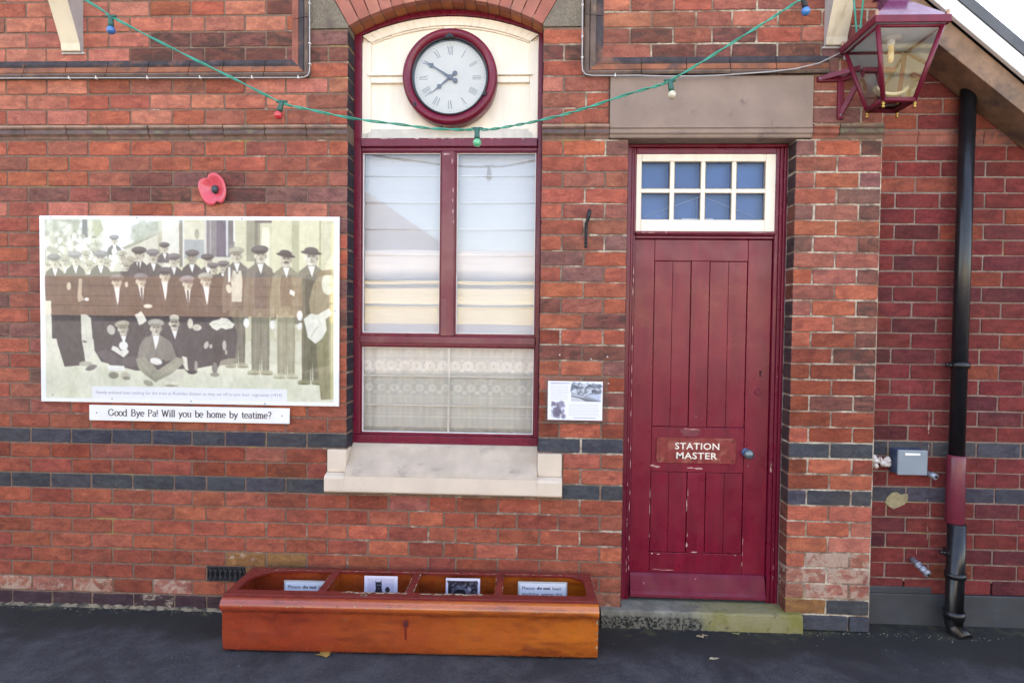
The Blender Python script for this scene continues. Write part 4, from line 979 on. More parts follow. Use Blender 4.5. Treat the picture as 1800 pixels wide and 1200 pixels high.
        C.line([(x+1, hem), (x+w*.05, foot)], 2.6, td, .8); C.line([(x-w*.5, hem), (x-w*.55, foot)], 2.4, tl, .6); C.line([(x+w*.55, hem), (x+w*.6, foot)], 2.4, tl, .5); C.line([(x-w*.9, hem), (x-w*.85, foot)], 2.2, td, .6); C.line([(x+w*.95, hem), (x+w*.9, foot)], 2.2, td, .6)
        for sg in (-1, 1):
            for yy in (foot-8, foot-15, (hem+foot)/2+6): C.line([(x+sg*w*.2, yy+2), (x+sg*w*.85, yy-1)], 1.3, td, .5)
            C.ell(x+sg*w*.72, foot+3, 9*s, 4.6, sh); C.ell(x+sg*w*.75, foot+6, 9*s, 1.8, tuple(v-60 for v in sh), 0, .7); C.ell(x+sg*w*.6, foot, 5*s, 3, tuple(v-30 for v in sh), 0, .6)
        C.poly([(x-20*s, y+34*s), (x-17*s, y+20*s), (x-6*s, y+12*s), (x+6*s, y+12*s), (x+17*s, y+20*s), (x+20*s, y+34*s), (x+19*s, hem), (x+5*s, hem+2), (x, hem-8), (x-6*s, hem+2), (x-19*s, hem)], coat)
        if open_: C.poly([(x-5*s, y+14*s), (x+6*s, y+14*s), (x+9*s, y+40*s), (x+8*s, hem-14), (x-9*s, hem-14), (x-9*s, y+40*s)], open_)
        C.line([(x-7*s, y+16*s), (x-10*s, y+42*s), (x-8*s, hem)], 2.6, lt_, .7); C.line([(x+7*s, y+16*s), (x+11*s, y+42*s), (x+8*s, hem)], 2.6, dk_, .7)
        for sg in (-1, 1):
            C.poly([(x+sg*13*s, y+24*s), (x+sg*20*s, y+26*s), (x+sg*24*s, y+62*s), (x+sg*23*s, y+92*s), (x+sg*17*s, y+92*s), (x+sg*15*s, y+60*s)], tuple(v+sg*-7 for v in coat))
            C.line([(x+sg*14.5*s, y+34*s), (x+sg*16.5*s, y+88*s)], 1.4, dk_, .8)
            for yy in (48, 60, 70): C.line([(x+sg*15*s, y+yy*s), (x+sg*22*s, y+(yy-4)*s)], 1.1, lt_, .5)
            if sg in hand: C.ell(x+sg*20*s, y+98*s, 4*s, 7*s, WHT)
        man(x, y, s, coat, cap, hat=hat, low=24, shoulders=17, **k)
    standing(419, 449, 1.1, (84, 78, 72), (96, 92, 78), (150, 146, 126), 'cap', 545, 640, open_=(208, 202, 180)); C.ell(405, 508, 4.5, 8, F, -15); C.poly([(404, 470), (408, 470), (408, 495), (404, 497)], WHT)
    standing(460, 448, 1.22, (92, 86, 74), (118, 115, 94), D(4), 'cap', 556, 652, open_=D(14), hand=(-1,), tilt=-1)
    standing(505, 455, 1.18, (124, 119, 94), (146, 143, 114), D(-6), 'brim', 552, 658, open_=(88, 80, 66), hand=(-1, 1), must=True, tilt=2, sh=(205, 202, 170))
    C.poly([(485, 563), (488, 563), (488, 592), (485, 592)], (215, 213, 196)); C.poly([(512, 508), (537, 520), (536, 528), (511, 516)], WHT)
    standing(549, 451, 1.28, (112, 106, 86), (98, 94, 72), D(6), 'brim', 566, 668, open_=(92, 86, 72), face=(230, 228, 210), tilt=1, sh=(150, 146, 112))
    C.poly([(562, 484), (588, 476), (588, 560), (550, 568), (545, 530), (552, 500)], (158, 142, 112)); C.line([(556, 500), (552, 560)], 2, (128, 114, 88), .6); C.ell(578, 498, 11, 19, (236, 234, 205)); C.ell(584, 497, 4, 9, (205, 196, 160), 0, .5, .6); C.poly([(556, 486), (566, 475), (588, 472), (588, 482), (572, 483)], (130, 110, 72))
    C.poly([(556, 560), (588, 540), (588, 700), (566, 702), (560, 640)], (140, 134, 98)); C.line([(572, 600), (574, 700)], 3, (120, 114, 82), .6); C.line([(582, 600), (584, 700)], 3, (160, 154, 116), .6); C.poly([(536, 560), (548, 550), (560, 552), (580, 540), (586, 550), (574, 560), (576, 578), (568, 594), (556, 603), (543, 592), (540, 576)], (238, 237, 220)); C.line([(548, 592), (556, 578), (562, 572)], 1.5, (190, 186, 160)); C.line([(560, 556), (566, 570)], 1.2, (205, 202, 178)); C.ell(529, 554, 5, 9, WHT)
    for x_, y_, sc_, cp_, ti, tie in ((207, 497, 1.0, D(30), 0, 0), (250.5, 495, 1.0, D(42), 0, 1), (292, 485, 1.08, D(6), 0, 0), (332.5, 499, 1.02, D(56), -2, 1), (365.5, 494, 1.05, (160, 155, 138), -1, 0)):
        man(x_, y_, sc_, D(-4+q.randint(-4, 6)), cp_, low=66, tilt=ti, tie=bool(tie))
        C.poly([(x_-5*sc_, y_+11*sc_), (x_+5*sc_, y_+11*sc_), (x_+3, y_+34*sc_), (x_+1, y_+42*sc_)], WHT)
        if tie: C.poly([(x_-1.5, y_+12), (x_+2, y_+12), (x_+3, y_+44), (x_, y_+44)], D(10))
        C.line([(x_-9, y_+20), (x_-2, y_+40), (x_, y_+64)], 1.6, D(16), .6); C.line([(x_+9, y_+20), (x_+5, y_+40), (x_+3, y_+64)], 1.6, D(-18), .6)
    C.poly([(139, 492), (145, 492), (144, 522), (149, 530), (138, 534), (136, 526)], (200, 186, 156), .8); C.ell(153, 529, 4, 3, WHT); C.ell(121, 506, 4, 7, (205, 195, 170)); C.ell(224, 502, 3, 5, (205, 185, 165))
    C.poly([(88, 555), (142, 555), (144, 600), (150, 646), (112, 650), (100, 610)], D(-2)); C.poly([(142, 556), (152, 556), (160, 562), (163, 600), (161, 630), (150, 640), (143, 600)], (216, 216, 196)); C.line([(145, 604), (152, 605)], 2.5, D(0)); C.ell(150, 644, 12, 4.5, (170, 166, 146)); C.ell(160, 651, 11, 4.5, (110, 104, 98), -20)
    C.poly([(161, 556), (410, 556), (420, 590), (415, 636), (345, 650), (240, 655), (178, 640), (166, 620)], D(0))
    for _ in range(60):
        x_, y_ = q.uniform(168, 408), q.uniform(560, 630); C.line([(x_, y_), (x_+q.uniform(-10, 10), y_+q.uniform(10, 24))], q.uniform(1, 3), D(q.choice([-14, 14, 22])), .35)
    C.ell(401, 637, 17, 5, (140, 132, 112), -14); C.poly([(380, 590), (396, 590), (392, 630), (386, 648), (376, 648), (378, 622)], D(-8)); C.ell(380, 648, 5, 10, (110, 104, 98)); C.ell(380, 660, 8, 4, (150, 145, 130))
    C.poly([(370, 570), (376, 565), (388, 562), (392, 559), (402, 560), (408, 565), (415, 570), (412, 577), (400, 580), (392, 577), (384, 582), (376, 578)], (228, 226, 206))
    for a in range(4): C.line([(376+a*9, 571), (384+a*8, 569+a % 2*3)], 1.1, (165, 161, 142))
    C.ell(337, 570, 5, 9, F); C.ell(349, 577, 8, 5.5, F)
    for a in range(3): C.line([(345+a*3, 574), (344+a*3, 581)], 1., (130, 125, 112))
    C.ell(365, 608, 4, 7, (190, 186, 170), 20); C.ell(373, 610, 3, 4, (180, 176, 160)); C.ell(397, 608, 3.5, 9, (186, 182, 168)); C.ell(400, 620, 2, 5, (170, 166, 150)); C.ell(262, 540, 8, 3.5, (226, 218, 196)); C.poly([(238, 556), (250, 549), (255, 556), (260, 566), (252, 572), (246, 574), (242, 562)], (226, 222, 205)); C.ell(196, 583, 7, 9, (190, 186, 170), -20)
    man(309, 569, 1.08, D(-2), D(0), hat='', must=True, low=68); C.poly([(300, 562), (318, 563), (316, 556), (309, 554), (302, 556)], (200, 196, 178)); C.poly([(312, 600), (330, 604), (338, 640), (330, 656), (318, 640)], D(4)); C.ell(340, 655, 9, 5, D(6)); C.ell(347, 645, 3, 9, (150, 146, 134)); C.poly([(322, 628), (331, 630), (333, 654), (328, 652), (324, 642)], (224, 222, 204))
    man(218, 580, 1.05, D(4), (158, 154, 134), low=52, shoulders=22, tilt=-2); C.ell(218, 611, 8, 8, WHT); C.poly([(199, 611), (207, 614), (213, 620), (224, 616), (228, 622), (218, 632), (206, 624), (196, 618)], (226, 224, 210)); C.poly([(168, 624), (186, 618), (214, 634), (252, 626), (258, 636), (236, 650), (196, 648)], D(18)); C.poly([(189, 646), (219, 647), (220, 656), (190, 656)], WHT); C.ell(200, 664, 9, 6, (140, 134, 118)); C.ell(222, 665, 9, 7, (190, 186, 164), 20); C.ell(223, 669, 7, 3, (140, 136, 118))
    man(275.5, 578, 1.15, (118, 113, 102), (162, 158, 142), low=50, shoulders=25)
    C.poly([(247, 610), (258, 594), (268, 600), (262, 640), (242, 634)], (124, 119, 107)); C.poly([(292, 596), (304, 606), (314, 634), (292, 638)], (110, 105, 96))
    C.poly([(240, 634), (252, 630), (268, 640), (286, 664), (276, 676), (256, 662), (244, 650)], (140, 137, 118)); C.poly([(324, 632), (312, 630), (296, 642), (268, 662), (276, 674), (304, 660), (326, 640)], (150, 147, 126)); C.line([(250, 640), (274, 668)], 2, (165, 162, 140), .7); C.line([(318, 637), (282, 664)], 2, (168, 165, 144), .7)
    C.ell(276, 638, 11, 6, WHT, 12); C.line([(270, 640), (284, 643)], 1, (180, 176, 156)); C.ell(262, 677, 9, 5, (160, 156, 134), 20); C.poly([(292, 668), (318, 652), (328, 656), (324, 668), (304, 680)], (212, 208, 186)); C.ell(303, 677, 13, 4.5, (228, 224, 202), 4); C.ell(303, 681, 12, 1.6, (150, 146, 126))
    C.poly([(270, 592), (282, 592), (280, 604), (275, 618)], WHT)
    # the whole print: mottled emulsion and soft focus
    h_, w_ = C.a.shape[:2]
    for gx, gy, am_ in ((26, 18, 3.5), (90, 40, 4), (200, 60, 4)):
        c_ = rng.normal(0, 1, (gy+2, gx+2)); yi = np.linspace(0, gy, h_); xi = np.linspace(0, gx, w_); y0_, x0_ = yi.astype(int), xi.astype(int); fy, fx = (yi-y0_)[:, None], (xi-x0_)[None]
        v_ = (c_[y0_][:, x0_]*(1-fy)*(1-fx)+c_[y0_+1][:, x0_]*fy*(1-fx)+c_[y0_][:, x0_+1]*(1-fy)*fx+c_[y0_+1][:, x0_+1]*fy*fx)
        C.a += (v_*am_)[..., None]
    for _ in range(1):
        b = np.pad(C.a, ((1, 1), (1, 1), (0, 0)), 'edge'); C.a = (b[1:-1, 1:-1]*2+b[:-2, 1:-1]+b[2:, 1:-1]+b[1:-1, :-2]+b[1:-1, 2:])/6
    for xa, ya, xb, yb in ((69, 381, 597, 387), (69, 706, 597, 713), (69, 381, 78, 713), (588, 381, 597, 713)): C.rect(xa, ya, xb, yb, (246, 248, 250))
    C.rect(161, 684, 507, 706, (240, 243, 250))
    # yellow ageing at the right border
    for i in range(12): C.rect(78+0, 387, 588, 706, (226, 226, 203), .012)
    C.rect(583, 392, 588, 700, (238, 238, 170), .5)
    return C.final(3.)
board = empty('photo_board', (-1.95, -.01, 1.70), label='sepia group photograph of men in flat caps on a white board', cat='photo board')
BX0, BX1, BZ0, BZ1 = -2.806, -1.100, 1.178, 2.222
bm_ = MB(); bm_.box(BX0, BX1, -.021, -.012, BZ0, BZ1); bm_.build('backing_board', WHITE, board, bevel=.001, seg=1)
picture('print', group_photo(), BX0+.0012, BX1-.0012, BZ0+.0012, BZ1-.0012, -.0222, ACR, board, gain=.86)
def px2(x_, y_): return (-2.806+(x_-69)/(597-69)*1.706, 2.222-(y_-381)/(713-381)*1.044)
cpn = MB(); a_, b_ = px2(333, 695.5); text_mb(cpn, 'Newly enlisted men waiting for the train at Rushden Station as they set off to join their regiments (1914)', a_, b_, 1.065, .022, -.0226)
cpn.build('caption', INKF, board, fix=False)
for x_, y_ in ((243, 384), (428, 385), (590, 545), (197, 706), (338, 708), (468, 710), (90, 384), (90, 700)):
    a_, b_ = px2(x_, y_); s_ = MB().lathe([(.0001, -.002), (.004, -.0015), (.005, 0)], (a_, -.0224, b_), seg=10); s_.build('screw', ZINC, board)

# serif lettering drawn with a broad-pen stroke: thick uprights, thin horizontals
def serif_text(mb, s, x, z, H, y, thick=.17, thin=.10, width=None):
    def pen(pts):
        out = []
        for i, (px, pz) in enumerate(pts):
            a = pts[max(0, i-1)]; b = pts[min(len(pts)-1, i+1)]; dx, dz = b[0]-a[0], b[1]-a[1]; L = math.hypot(dx, dz) or 1
            w = (thin+(thick-thin)*abs(dz/L)**1.3)/2; out.append((px-dz/L*w, pz+dx/L*w, px+dz/L*w, pz-dx/L*w))
        return out
    def E(cx, cz, rx, rz, a0, a1, n=14): return [(cx+rx*math.cos(R(a0+(a1-a0)*i/n)), cz+rz*math.sin(R(a0+(a1-a0)*i/n))) for i in range(n+1)]
    def st_(x, z0, z1, sb=1, stp=1):
        o = [[(x, z0), (x, z1)]]
        if sb: o.append([(x-.13, z0+.02), (x+.13, z0+.02)])
        if stp == 1: o.append([(x-.13, z1-.02), (x+.08, z1-.02)])
        if stp == 2: o.append([(x-.13, z1-.02), (x+.13, z1-.02)])
        return o
    xh = .66
    G = {'G': ([E(.42, .5, .38, .48, 50, 320), [(.78, .40), (.78, .10)], [(.62, .40), (.90, .40)], [(.70, .93), (.72, .72)]], .98),
         'o': ([E(.30, .33, .26, .33, 0, 360, 20)], .64), 'd': ([E(.28, .33, .24, .33, 40, 320)]+st_(.54, .0, 1., 1, 1), .74),
         'B': (st_(.16, 0, 1, 1, 0)+[[(.05, .98), (.42, .98)], E(.40, .75, .24, .23, 90, -90), [(.16, .52), (.42, .52)], E(.42, .26, .28, .26, 90, -90), [(.05, .02), (.42, .02)]], .80),
         'y': ([[(.10, .64), (.33, .05)], [(.58, .64), (.33, .05), (.18, -.26)], [(.00, .64), (.20, .64)], [(.48, .64), (.66, .64)], [(.18, -.26), (.06, -.24)]], .68),
         'e': ([E(.30, .33, .25, .33, 0, 320), [(.06, .36), (.54, .36)]], .62),
         'P': (st_(.16, 0, 1, 1, 0)+[[(.05, .98), (.42, .98)], E(.40, .73, .26, .25, 90, -90), [(.16, .48), (.42, .48)]], .74),
         'a': ([E(.28, .47, .18, .18, 150, 0), [(.47, .48), (.47, .04), (.56, .02)], E(.26, .19, .20, .19, 60, 330)], .60),
         '!': ([[(.14, 1.), (.14, .28)], [(.14, .11), (.14, 0)]], .30),
         'W': ([[(.08, 1), (.34, 0)], [(.34, 0), (.56, .9)], [(.56, .9), (.80, 0)], [(.80, 0), (1.05, 1)], [(-.03, .98), (.20, .98)], [(.94, .98), (1.16, .98)]], 1.16),
         'i': (st_(.16, 0, xh, 1, 1)+[[(.15, .96), (.15, .84)]], .32), 'l': (st_(.16, 0, 1, 1, 1), .32),
         'u': (st_(.14, .16, xh, 0, 1)+[E(.32, .18, .18, .18, 180, 300, 8)]+st_(.54, 0, xh, 0, 1)+[[(.54, .02), (.66, .02)]], .70),
         'b': ([E(.38, .33, .24, .33, 140, -140)]+st_(.13, .0, 1., 0, 1), .68), 'h': (st_(.14, 0, 1, 1, 1)+[E(.33, .42, .20, .24, 160, 0, 8)]+st_(.53, 0, .44, 1, 0), .70),
         'm': (st_(.14, 0, xh, 1, 1)+[E(.31, .42, .17, .24, 160, 0, 8)]+st_(.48, 0, .44, 1, 0)+[E(.65, .42, .17, .24, 160, 0, 8)]+st_(.82, 0, .44, 1, 0), 1.0),
         't': ([[(.20, .88), (.20, .12)], E(.32, .14, .12, .13, 180, 300, 6), [(.04, .64), (.38, .64)]], .44),
         '?': ([E(.26, .76, .20, .22, 160, -60, 12), [(.33, .55), (.26, .26)], [(.26, .11), (.26, 0)]], .52), ' ': ([], .50)}
    tot = sum(G[c][1] for c in s); sx = (width/tot) if width else H; cx = x-tot*sx/2
    for c in s:
        for pth in G[c][0]:
            rb = pen(pth)
            for i in range(len(rb)-1):
                a, b = rb[i], rb[i+1]
                mb.add([(cx+a[0]*sx, y, z+a[1]*H), (cx+b[0]*sx, y, z+b[1]*H), (cx+b[2]*sx, y, z+b[3]*H), (cx+a[2]*sx, y, z+a[3]*H)], [(0, 1, 2, 3)])
        cx += G[c][1]*sx
strip = empty('caption_strip', (-1.95, -.01, 1.12), label='narrow white strip reading Good Bye Pa! Will you be home by teatime?', cat='sign')
s_ = MB(); s_.box(-2.527, -1.378, -.021, -.013, 1.076, 1.163); s_.build('strip_board', WHITE, strip, bevel=.0012, seg=1)
s_ = MB(); serif_text(s_, 'Good Bye Pa! Will you be home by teatime?', -1.948, 1.104, .0375, -.0216, width=.935); s_.build('lettering', INK, strip, fix=False)
for x_ in (-2.484, -1.42):
    s_ = MB().lathe([(.0001, -.002), (.004, -.0015), (.005, 0)], (x_, -.021, 1.12), seg=10); s_.build('screw', ZINC, strip)

# laminated notice on the pier
C = Canvas(0, 0, 100, 71, 3., (238, 240, 252))
C.rect(43, 4.5, 97, 37, (150, 160, 172)); C.blotch(44, 5, 96, 22, 110, 4, [(225, 232, 240), (110, 122, 134), (180, 192, 205), (90, 96, 105)], .75, 21); C.poly([(43, 26), (60, 29), (97, 37), (43, 37)], (120, 122, 130)); C.poly([(43, 28), (58, 31), (70, 37), (43, 37)], (205, 205, 210)); C.poly([(70, 26), (97, 22), (97, 35)], (190, 200, 220)); C.line([(43, 24), (66, 29)], 1, (225, 230, 240)); C.line([(66, 26), (80, 18)], 1.2, (235, 240, 248)); C.rect(80, 15, 88, 20, (96, 98, 110))
C.rect(8, 38, 31, 67, (195, 200, 220)); C.blotch(9, 40, 30, 66, 60, 4, [(150, 146, 165), (220, 228, 240), (120, 112, 130)], .7, 22); C.ell(18, 56, 7, 9, (105, 98, 118), 0, .8, .5)
q_ = random.Random(8)
for r_ in range(10):
    x_ = 5
    while x_ < 36: w_ = q_.uniform(1.5, 4); C.rect(x_, 7.5+r_*2.8, min(x_+w_, 38), 8.5+r_*2.8, (170, 172, 195), .6); x_ += w_+.9
for r_ in range(8):
    x_ = 39
    while x_ < 92: w_ = q_.uniform(1.5, 4); C.rect(x_, 42+r_*2.8, min(x_+w_, 95), 43+r_*2.8, (178, 180, 205), .6); x_ += w_+.9
C.rect(5, 3.2, 40, 4.8, (130, 120, 165), .7); C.rect(48, 66, 88, 67.2, (130, 128, 160), .6)
notice = empty('laminated_notice', (.204, -.006, 1.23), label='small laminated notice with text and two grey pictures on the brick between window and door', cat='notice')
nb = MB(); nb.box(.036, .384, -.0062, -.005, 1.100, 1.360); nb.build('laminate_pouch', glass_material('laminate', 1.45, 1.6, (.93, .93, .93), .15), notice)
picture('printed_sheet', C.final(2, False), .055, .353, 1.124, 1.337, -.0070, PAPER, notice, gain=.90)

# ------------------------------------------------------------------ plastic poppy
poppy = empty('plastic_poppy', (-1.82, -.03, 2.375), label='red plastic poppy with dark centre wired to the brick above the photo board', cat='poppy')
RED = mat('poppy_red', (.66, .075, .10), .24, .08, 12, spec=.6)
pm = MB(); out = [(535, 325), (540, 225), (600, 190), (660, 170), (730, 178), (800, 215), (870, 270), (930, 350), (980, 450), (1010, 560), (1022, 680), (1005, 800), (975, 900), (935, 985), (870, 1010), (810, 990), (780, 960),
                  (745, 1010), (690, 1060), (620, 1068), (540, 1050), (470, 1000), (410, 920), (360, 830), (320, 720), (285, 600), (275, 490), (295, 410), (345, 345), (420, 320), (500, 318)]
U_ = lambda p_: (-1.8965+(p_[0]-275)/15/320*1.06+.004, 2.462-(p_[1]-170)/15/320*.98)
pts = [U_(p_) for p_ in out]; cc = U_((700, 620)); n = len(pts); vs = []; rg = [1., .9, .72, .5, .3, .15]; yy = [-.012, -.020, -.012, -.003, .004, .006]
for k_, y_ in zip(rg, yy):
    for i, (x_, z_) in enumerate(pts):
        a = math.atan2(z_-cc[1], x_-cc[0]); rip = .0028*math.sin(a*34) if (k_ < .95 and k_ > .6 and abs(a-2.9) < .45) else 0
        rr_ = math.hypot(x_-cc[0], z_-cc[1]); rb_ = (k_*rr_ if k_ == 1. else k_*(rr_*(k_**2)+.078*(1-k_**2)))/rr_; vs.append((cc[0]+(x_-cc[0])*rb_, -.018+y_+rip, cc[1]+(z_-cc[1])*rb_))
fs = [(k_*n+i, k_*n+(i+1) % n, (k_+1)*n+(i+1) % n, (k_+1)*n+i) for k_ in range(5) for i in range(n)]; fs.append(tuple(5*n+i for i in range(n)))
pm.add(vs, fs, 0, True); po = pm.build('petals', RED, poppy); sd = po.modifiers.new('s', 'SOLIDIFY'); sd.thickness = .0018; ss = po.modifiers.new('ss', 'SUBSURF'); ss.levels = 1; ss.render_levels = 2
cm = MB().lathe([(.0001, -.014), (.010, -.013), (.0175, -.008), (.0195, .004)], (cc[0], -.022, cc[1]), seg=28)
for i, v_ in enumerate(cm.v): cm.v[i] = (cc[0]+(v_[0]-cc[0])*.92, v_[1], cc[1]+(v_[2]-cc[1])*1.22)
cm.build('seed_centre', mat('poppy_centre', (.035, .050, .058), .4, .2), poppy)
MB().tube([(-1.795, -.010, 2.440), (-1.775, -.012, 2.458), (-1.755, -.006, 2.480), (-1.745, -.002, 2.482)], .0014, 6).build('wire', IRON, poppy)

# ------------------------------------------------------------------ iron hook on the pier
hook = empty('wall_hook', (.255, -.01, 2.16), label='black twisted iron hook fixed to the brick pier left of the fanlight', cat='hook')
hk = MB().tube([(.262, -.004, 2.262), (.266, -.022, 2.262), (.264, -.034, 2.245), (.258, -.030, 2.215), (.252, -.014, 2.195), (.251, -.010, 2.165), (.2505, -.010, 2.07)], [.005, .009, .012, .010, .006, .0055, .005], 8)
for i in range(6): hk.sphere((.2505+.001*(-1)**i, -.010, 2.170-.019*i), .0078, 8, sz=1.1)
hk.build('hook_arm', IRON, hook)
h2 = MB(); h2.prism([(.2425, 2.062), (.2585, 2.062), (.2585, 2.20), (.2425, 2.20)], -.0055, .002); h2.build('back_plate', IRON, hook, bevel=.002)
for i, (x_, z_) in enumerate(((.117, 1.480), (.288, 1.459), (.377, 1.473), (.385, 1.328))):
    s_ = MB().lathe([(.0001, -.004), (.0035, -.003), (.004, .004)], (x_, -.001, z_), seg=10); s_.build('wall_plug', WHITE, station)

# ------------------------------------------------------------------ grey clipped cables round the two panels
def cable_run(pts, clips, label, r=.0035):
    e = empty('clipped_cable', (pts[0][0], -.03, pts[0][2]), label=label, cat='cable')
    MB().tube(pts, r, 8).build('cable', CABLEW, e)
    for x_, z_, hz in clips:
        s_ = MB(); (s_.box(x_-.003, x_+.003, -.040, -.024, z_-.006, z_+.006) if hz else s_.box(x_-.006, x_+.006, -.040, -.024, z_-.003, z_+.003)); s_.sphere((x_, -.041, z_+(.006 if hz else 0)), .0035, 8)
        s_.build('cable_clip', WHITE, e, bevel=.001, seg=1)
yc = -.036
cable_run([(-3.7, yc, 2.979), (-2.6, yc, 2.977), (-1.32, yc, 2.972), (-1.292, yc, 2.974), (-1.273, yc, 2.983), (-1.264, yc, 3.003), (-1.262, yc, 3.03), (-1.264, yc, 3.4), (-1.265, yc, 4.2)],
          [(-2.615, 2.977, 1), (-2.46, 2.977, 1), (-2.17, 2.976, 1), (-1.873, 2.975, 1), (-1.582, 2.974, 1), (-1.325, 2.973, 1), (-1.262, 3.045, 0), (-1.263, 3.155, 0), (-1.264, 3.37, 0)],
          'thin pale cable clipped round the moulded brick panel left of the arched window')
lz = .0
cable_run([(.208, yc, 4.2), (.211, yc, 3.38), (.214, yc, 3.03), (.217, yc, 3.0), (.232, yc, 2.981), (.262, yc, 2.974), (.40, yc, 2.973), (.50, yc-.004, 2.972), (.65, yc-.01, 2.964), (.80, yc-.014, 2.962), (.93, yc-.012, 2.966), (1.05, yc-.01, 2.974), (1.20, yc-.01, 2.984), (1.33, yc-.01, 2.999), (1.45, yc-.008, 3.028), (1.52, yc-.005, 3.062), (1.575, yc, 3.092)],
          [(.212, 3.345, 0), (.213, 3.18, 0), (.214, 3.07, 0), (.39, 2.974, 1)], 'thin grey cable running from the panel right of the arched window to the lantern')

# ------------------------------------------------------------------ string of festoon lamps
fest = empty('festoon_lights', (-.33, -.22, 2.63), label='drooping green cable of small coloured bulbs strung across the whole front', cat='string lights')
YF = -.22
fp = [(-4.6, YF, 4.6), (-3.6, YF, 4.02), (-2.379, YF, 3.305), (-2.245, YF, 3.22), (-1.9, YF, 3.045), (-1.6, YF, 2.90), (-1.345, YF, 2.775), (-1.20, YF, 2.737), (-.967, YF, 2.690), (-.731, YF, 2.660), (-.555, YF, 2.638), (-.40, YF, 2.632), (-.328, YF, 2.633), (-.25, YF, 2.634), (-.14, YF, 2.652), (-.033, YF, 2.672),
      (.12, YF, 2.708), (.253, YF, 2.748), (.45, YF, 2.812), (.58, YF, 2.848), (.64, YF, 2.872), (.80, YF, 2.965), (.982, YF, 3.080), (1.15, YF, 3.185), (1.269, YF, 3.262), (1.38, YF, 3.325), (1.55, YF, 3.44), (1.7, YF, 3.60)]
def smooth(pts, n=6):
    P = [Vector(p) for p in pts]; out = []
    for i in range(len(P)-1):
        a, b, c, d = P[max(0, i-1)], P[i], P[i+1], P[min(len(P)-1, i+2)]
        for k_ in range(n):
            t = k_/n; out.append(.5*((2*b)+(c-a)*t+(2*a-5*b+4*c-d)*t*t+(3*b-a-3*c+d)*t**3))
    out.append(P[-1]); return out
sp = smooth(fp); fc = MB()
for ph in (0, math.pi):
    fc.tube([p+.0042*Vector((0, math.cos(i*.9+ph), math.sin(i*.9+ph))) for i, p in enumerate(sp)], .0036, 6)
fc.build('cable', GREENC, fest)
for x_, z_, col_, tx, lab in ((-2.243, 3.216, (.03, .16, .42), .02, 'blue'), (-1.338, 2.774, (.62, .035, .045), -.55, 'red'), (-.326, 2.634, (.10, .48, .25), .02, 'green'), (.642, 2.870, (.60, .55, .42), .35, 'clear'), (1.288, 3.275, (.03, .20, .52), .40, 'blue')):
    k_ = .86; ax = Vector((tx*.5, 0, -1)).normalized(); p0 = Vector((x_, YF, z_))
    dark = lab == 'blue' and x_ > 0
    s_ = MB().tube([p0+ax*-.006, p0+ax*.008, p0+ax*.020, p0+ax*.034, p0+ax*.050], [.010, .014, .0125, .0145, .0135], 14)
    s_.tube([p0+Vector((-.030, 0, .0035)), p0+Vector((-.012, 0, .003)), p0, p0+Vector((.012, 0, .003)), p0+Vector((.030, 0, .0035))], [.005, .0085, .0095, .0085, .005], 10)
    s_.build('lamp_socket', IRON if dark else GREEND, fest)
    bm2 = N('bulb_%s_%d' % (lab, int(x_*10)), .18, .6); bm2.col(col_); bm2.b.inputs['Coat Weight'].default_value = .5
    s_ = MB(); c_ = p0+ax*.068; s_.sphere(tuple(c_), .0215, 20)
    s_.tube([p0+ax*.046, p0+ax*.060], [.011, .015], 12)
    s_.build('bulb', bm2.m, fest)
MB().tube(smooth([(1.50, -.16, 3.62), (1.560, -.15, 3.34), (1.578, -.15, 3.20), (1.590, -.14, 3.12), (1.585, -.12, 3.06)]), .0048, 6).build('cable', GREENC, fest)
MB().tube(smooth([(1.64, -.16, 3.62), (1.614, -.15, 3.30), (1.606, -.15, 3.20), (1.603, -.15, 3.13)]), .0048, 6).build('cable', GREENC, fest)

# ------------------------------------------------------------------ wall lantern
lan = empty('wall_lantern', (1.72, -.21, 2.76), label='maroon four-sided glass lantern on an iron bracket at the top right of the front', cat='lantern')
LX, LY = 1.731, -.205; zt_, zb = 3.075, 2.752; ht, hb = .150, .074     # half widths top / bottom
M_LAN = paint('lantern_maroon', (.165, .010, .028), .36, .01, (.42, .20, .19), .05)
M_LROOF_SKY = paint('lantern_roof', (.155, .030, .085), .30, .0, coat=.4)  # violet of the reflected sky put into the roof paint
def lerp(a, b, t): return a+(b-a)*t
def cor(sx, sy, t): h_ = lerp(hb, ht, t); return Vector((LX+sx*h_, LY+sy*h_, lerp(zb, zt_, t)))
fr = MB()
for sx, sy in ((-1, -1), (1, -1), (1, 1), (-1, 1)): fr.tube([cor(sx, sy, 0), cor(sx, sy, 1)], .0125, 4)
for (a, b) in (((-1, -1), (1, -1)), ((1, -1), (1, 1)), ((1, 1), (-1, 1)), ((-1, 1), (-1, -1))):
    fr.tube([cor(*a, .0), cor(*b, .0)], .013, 4); fr.tube([cor(*a, .02), cor(*b, .02)], .008, 4); fr.tube([cor(*a, .985), cor(*b, .985)], .008, 4)
fr.build('lantern_frame', M_LAN, lan)
for (a, b) in (((-1, -1), (1, -1)), ((1, -1), (1, 1)), ((1, 1), (-1, 1)), ((-1, 1), (-1, -1))):
    g_ = MB(); g_.add([cor(*a, .03), cor(*b, .03), cor(*b, .98), cor(*a, .98)], [(0, 1, 2, 3)]); g_.build('lantern_pane', GLASSL, lan, fix=False)
rm = MB(); e1 = ht+.024
rm.box(LX-e1, LX+e1, LY-e1, LY-e1+.010, zt_+.002, zt_+.036); rm.box(LX-e1, LX+e1, LY+e1-.010, LY+e1, zt_+.002, zt_+.036)
rm.box(LX-e1, LX-e1+.010, LY-e1+.0102, LY+e1-.0102, zt_+.002, zt_+.036); rm.box(LX+e1-.010, LX+e1, LY-e1+.0102, LY+e1-.0102, zt_+.002, zt_+.036)
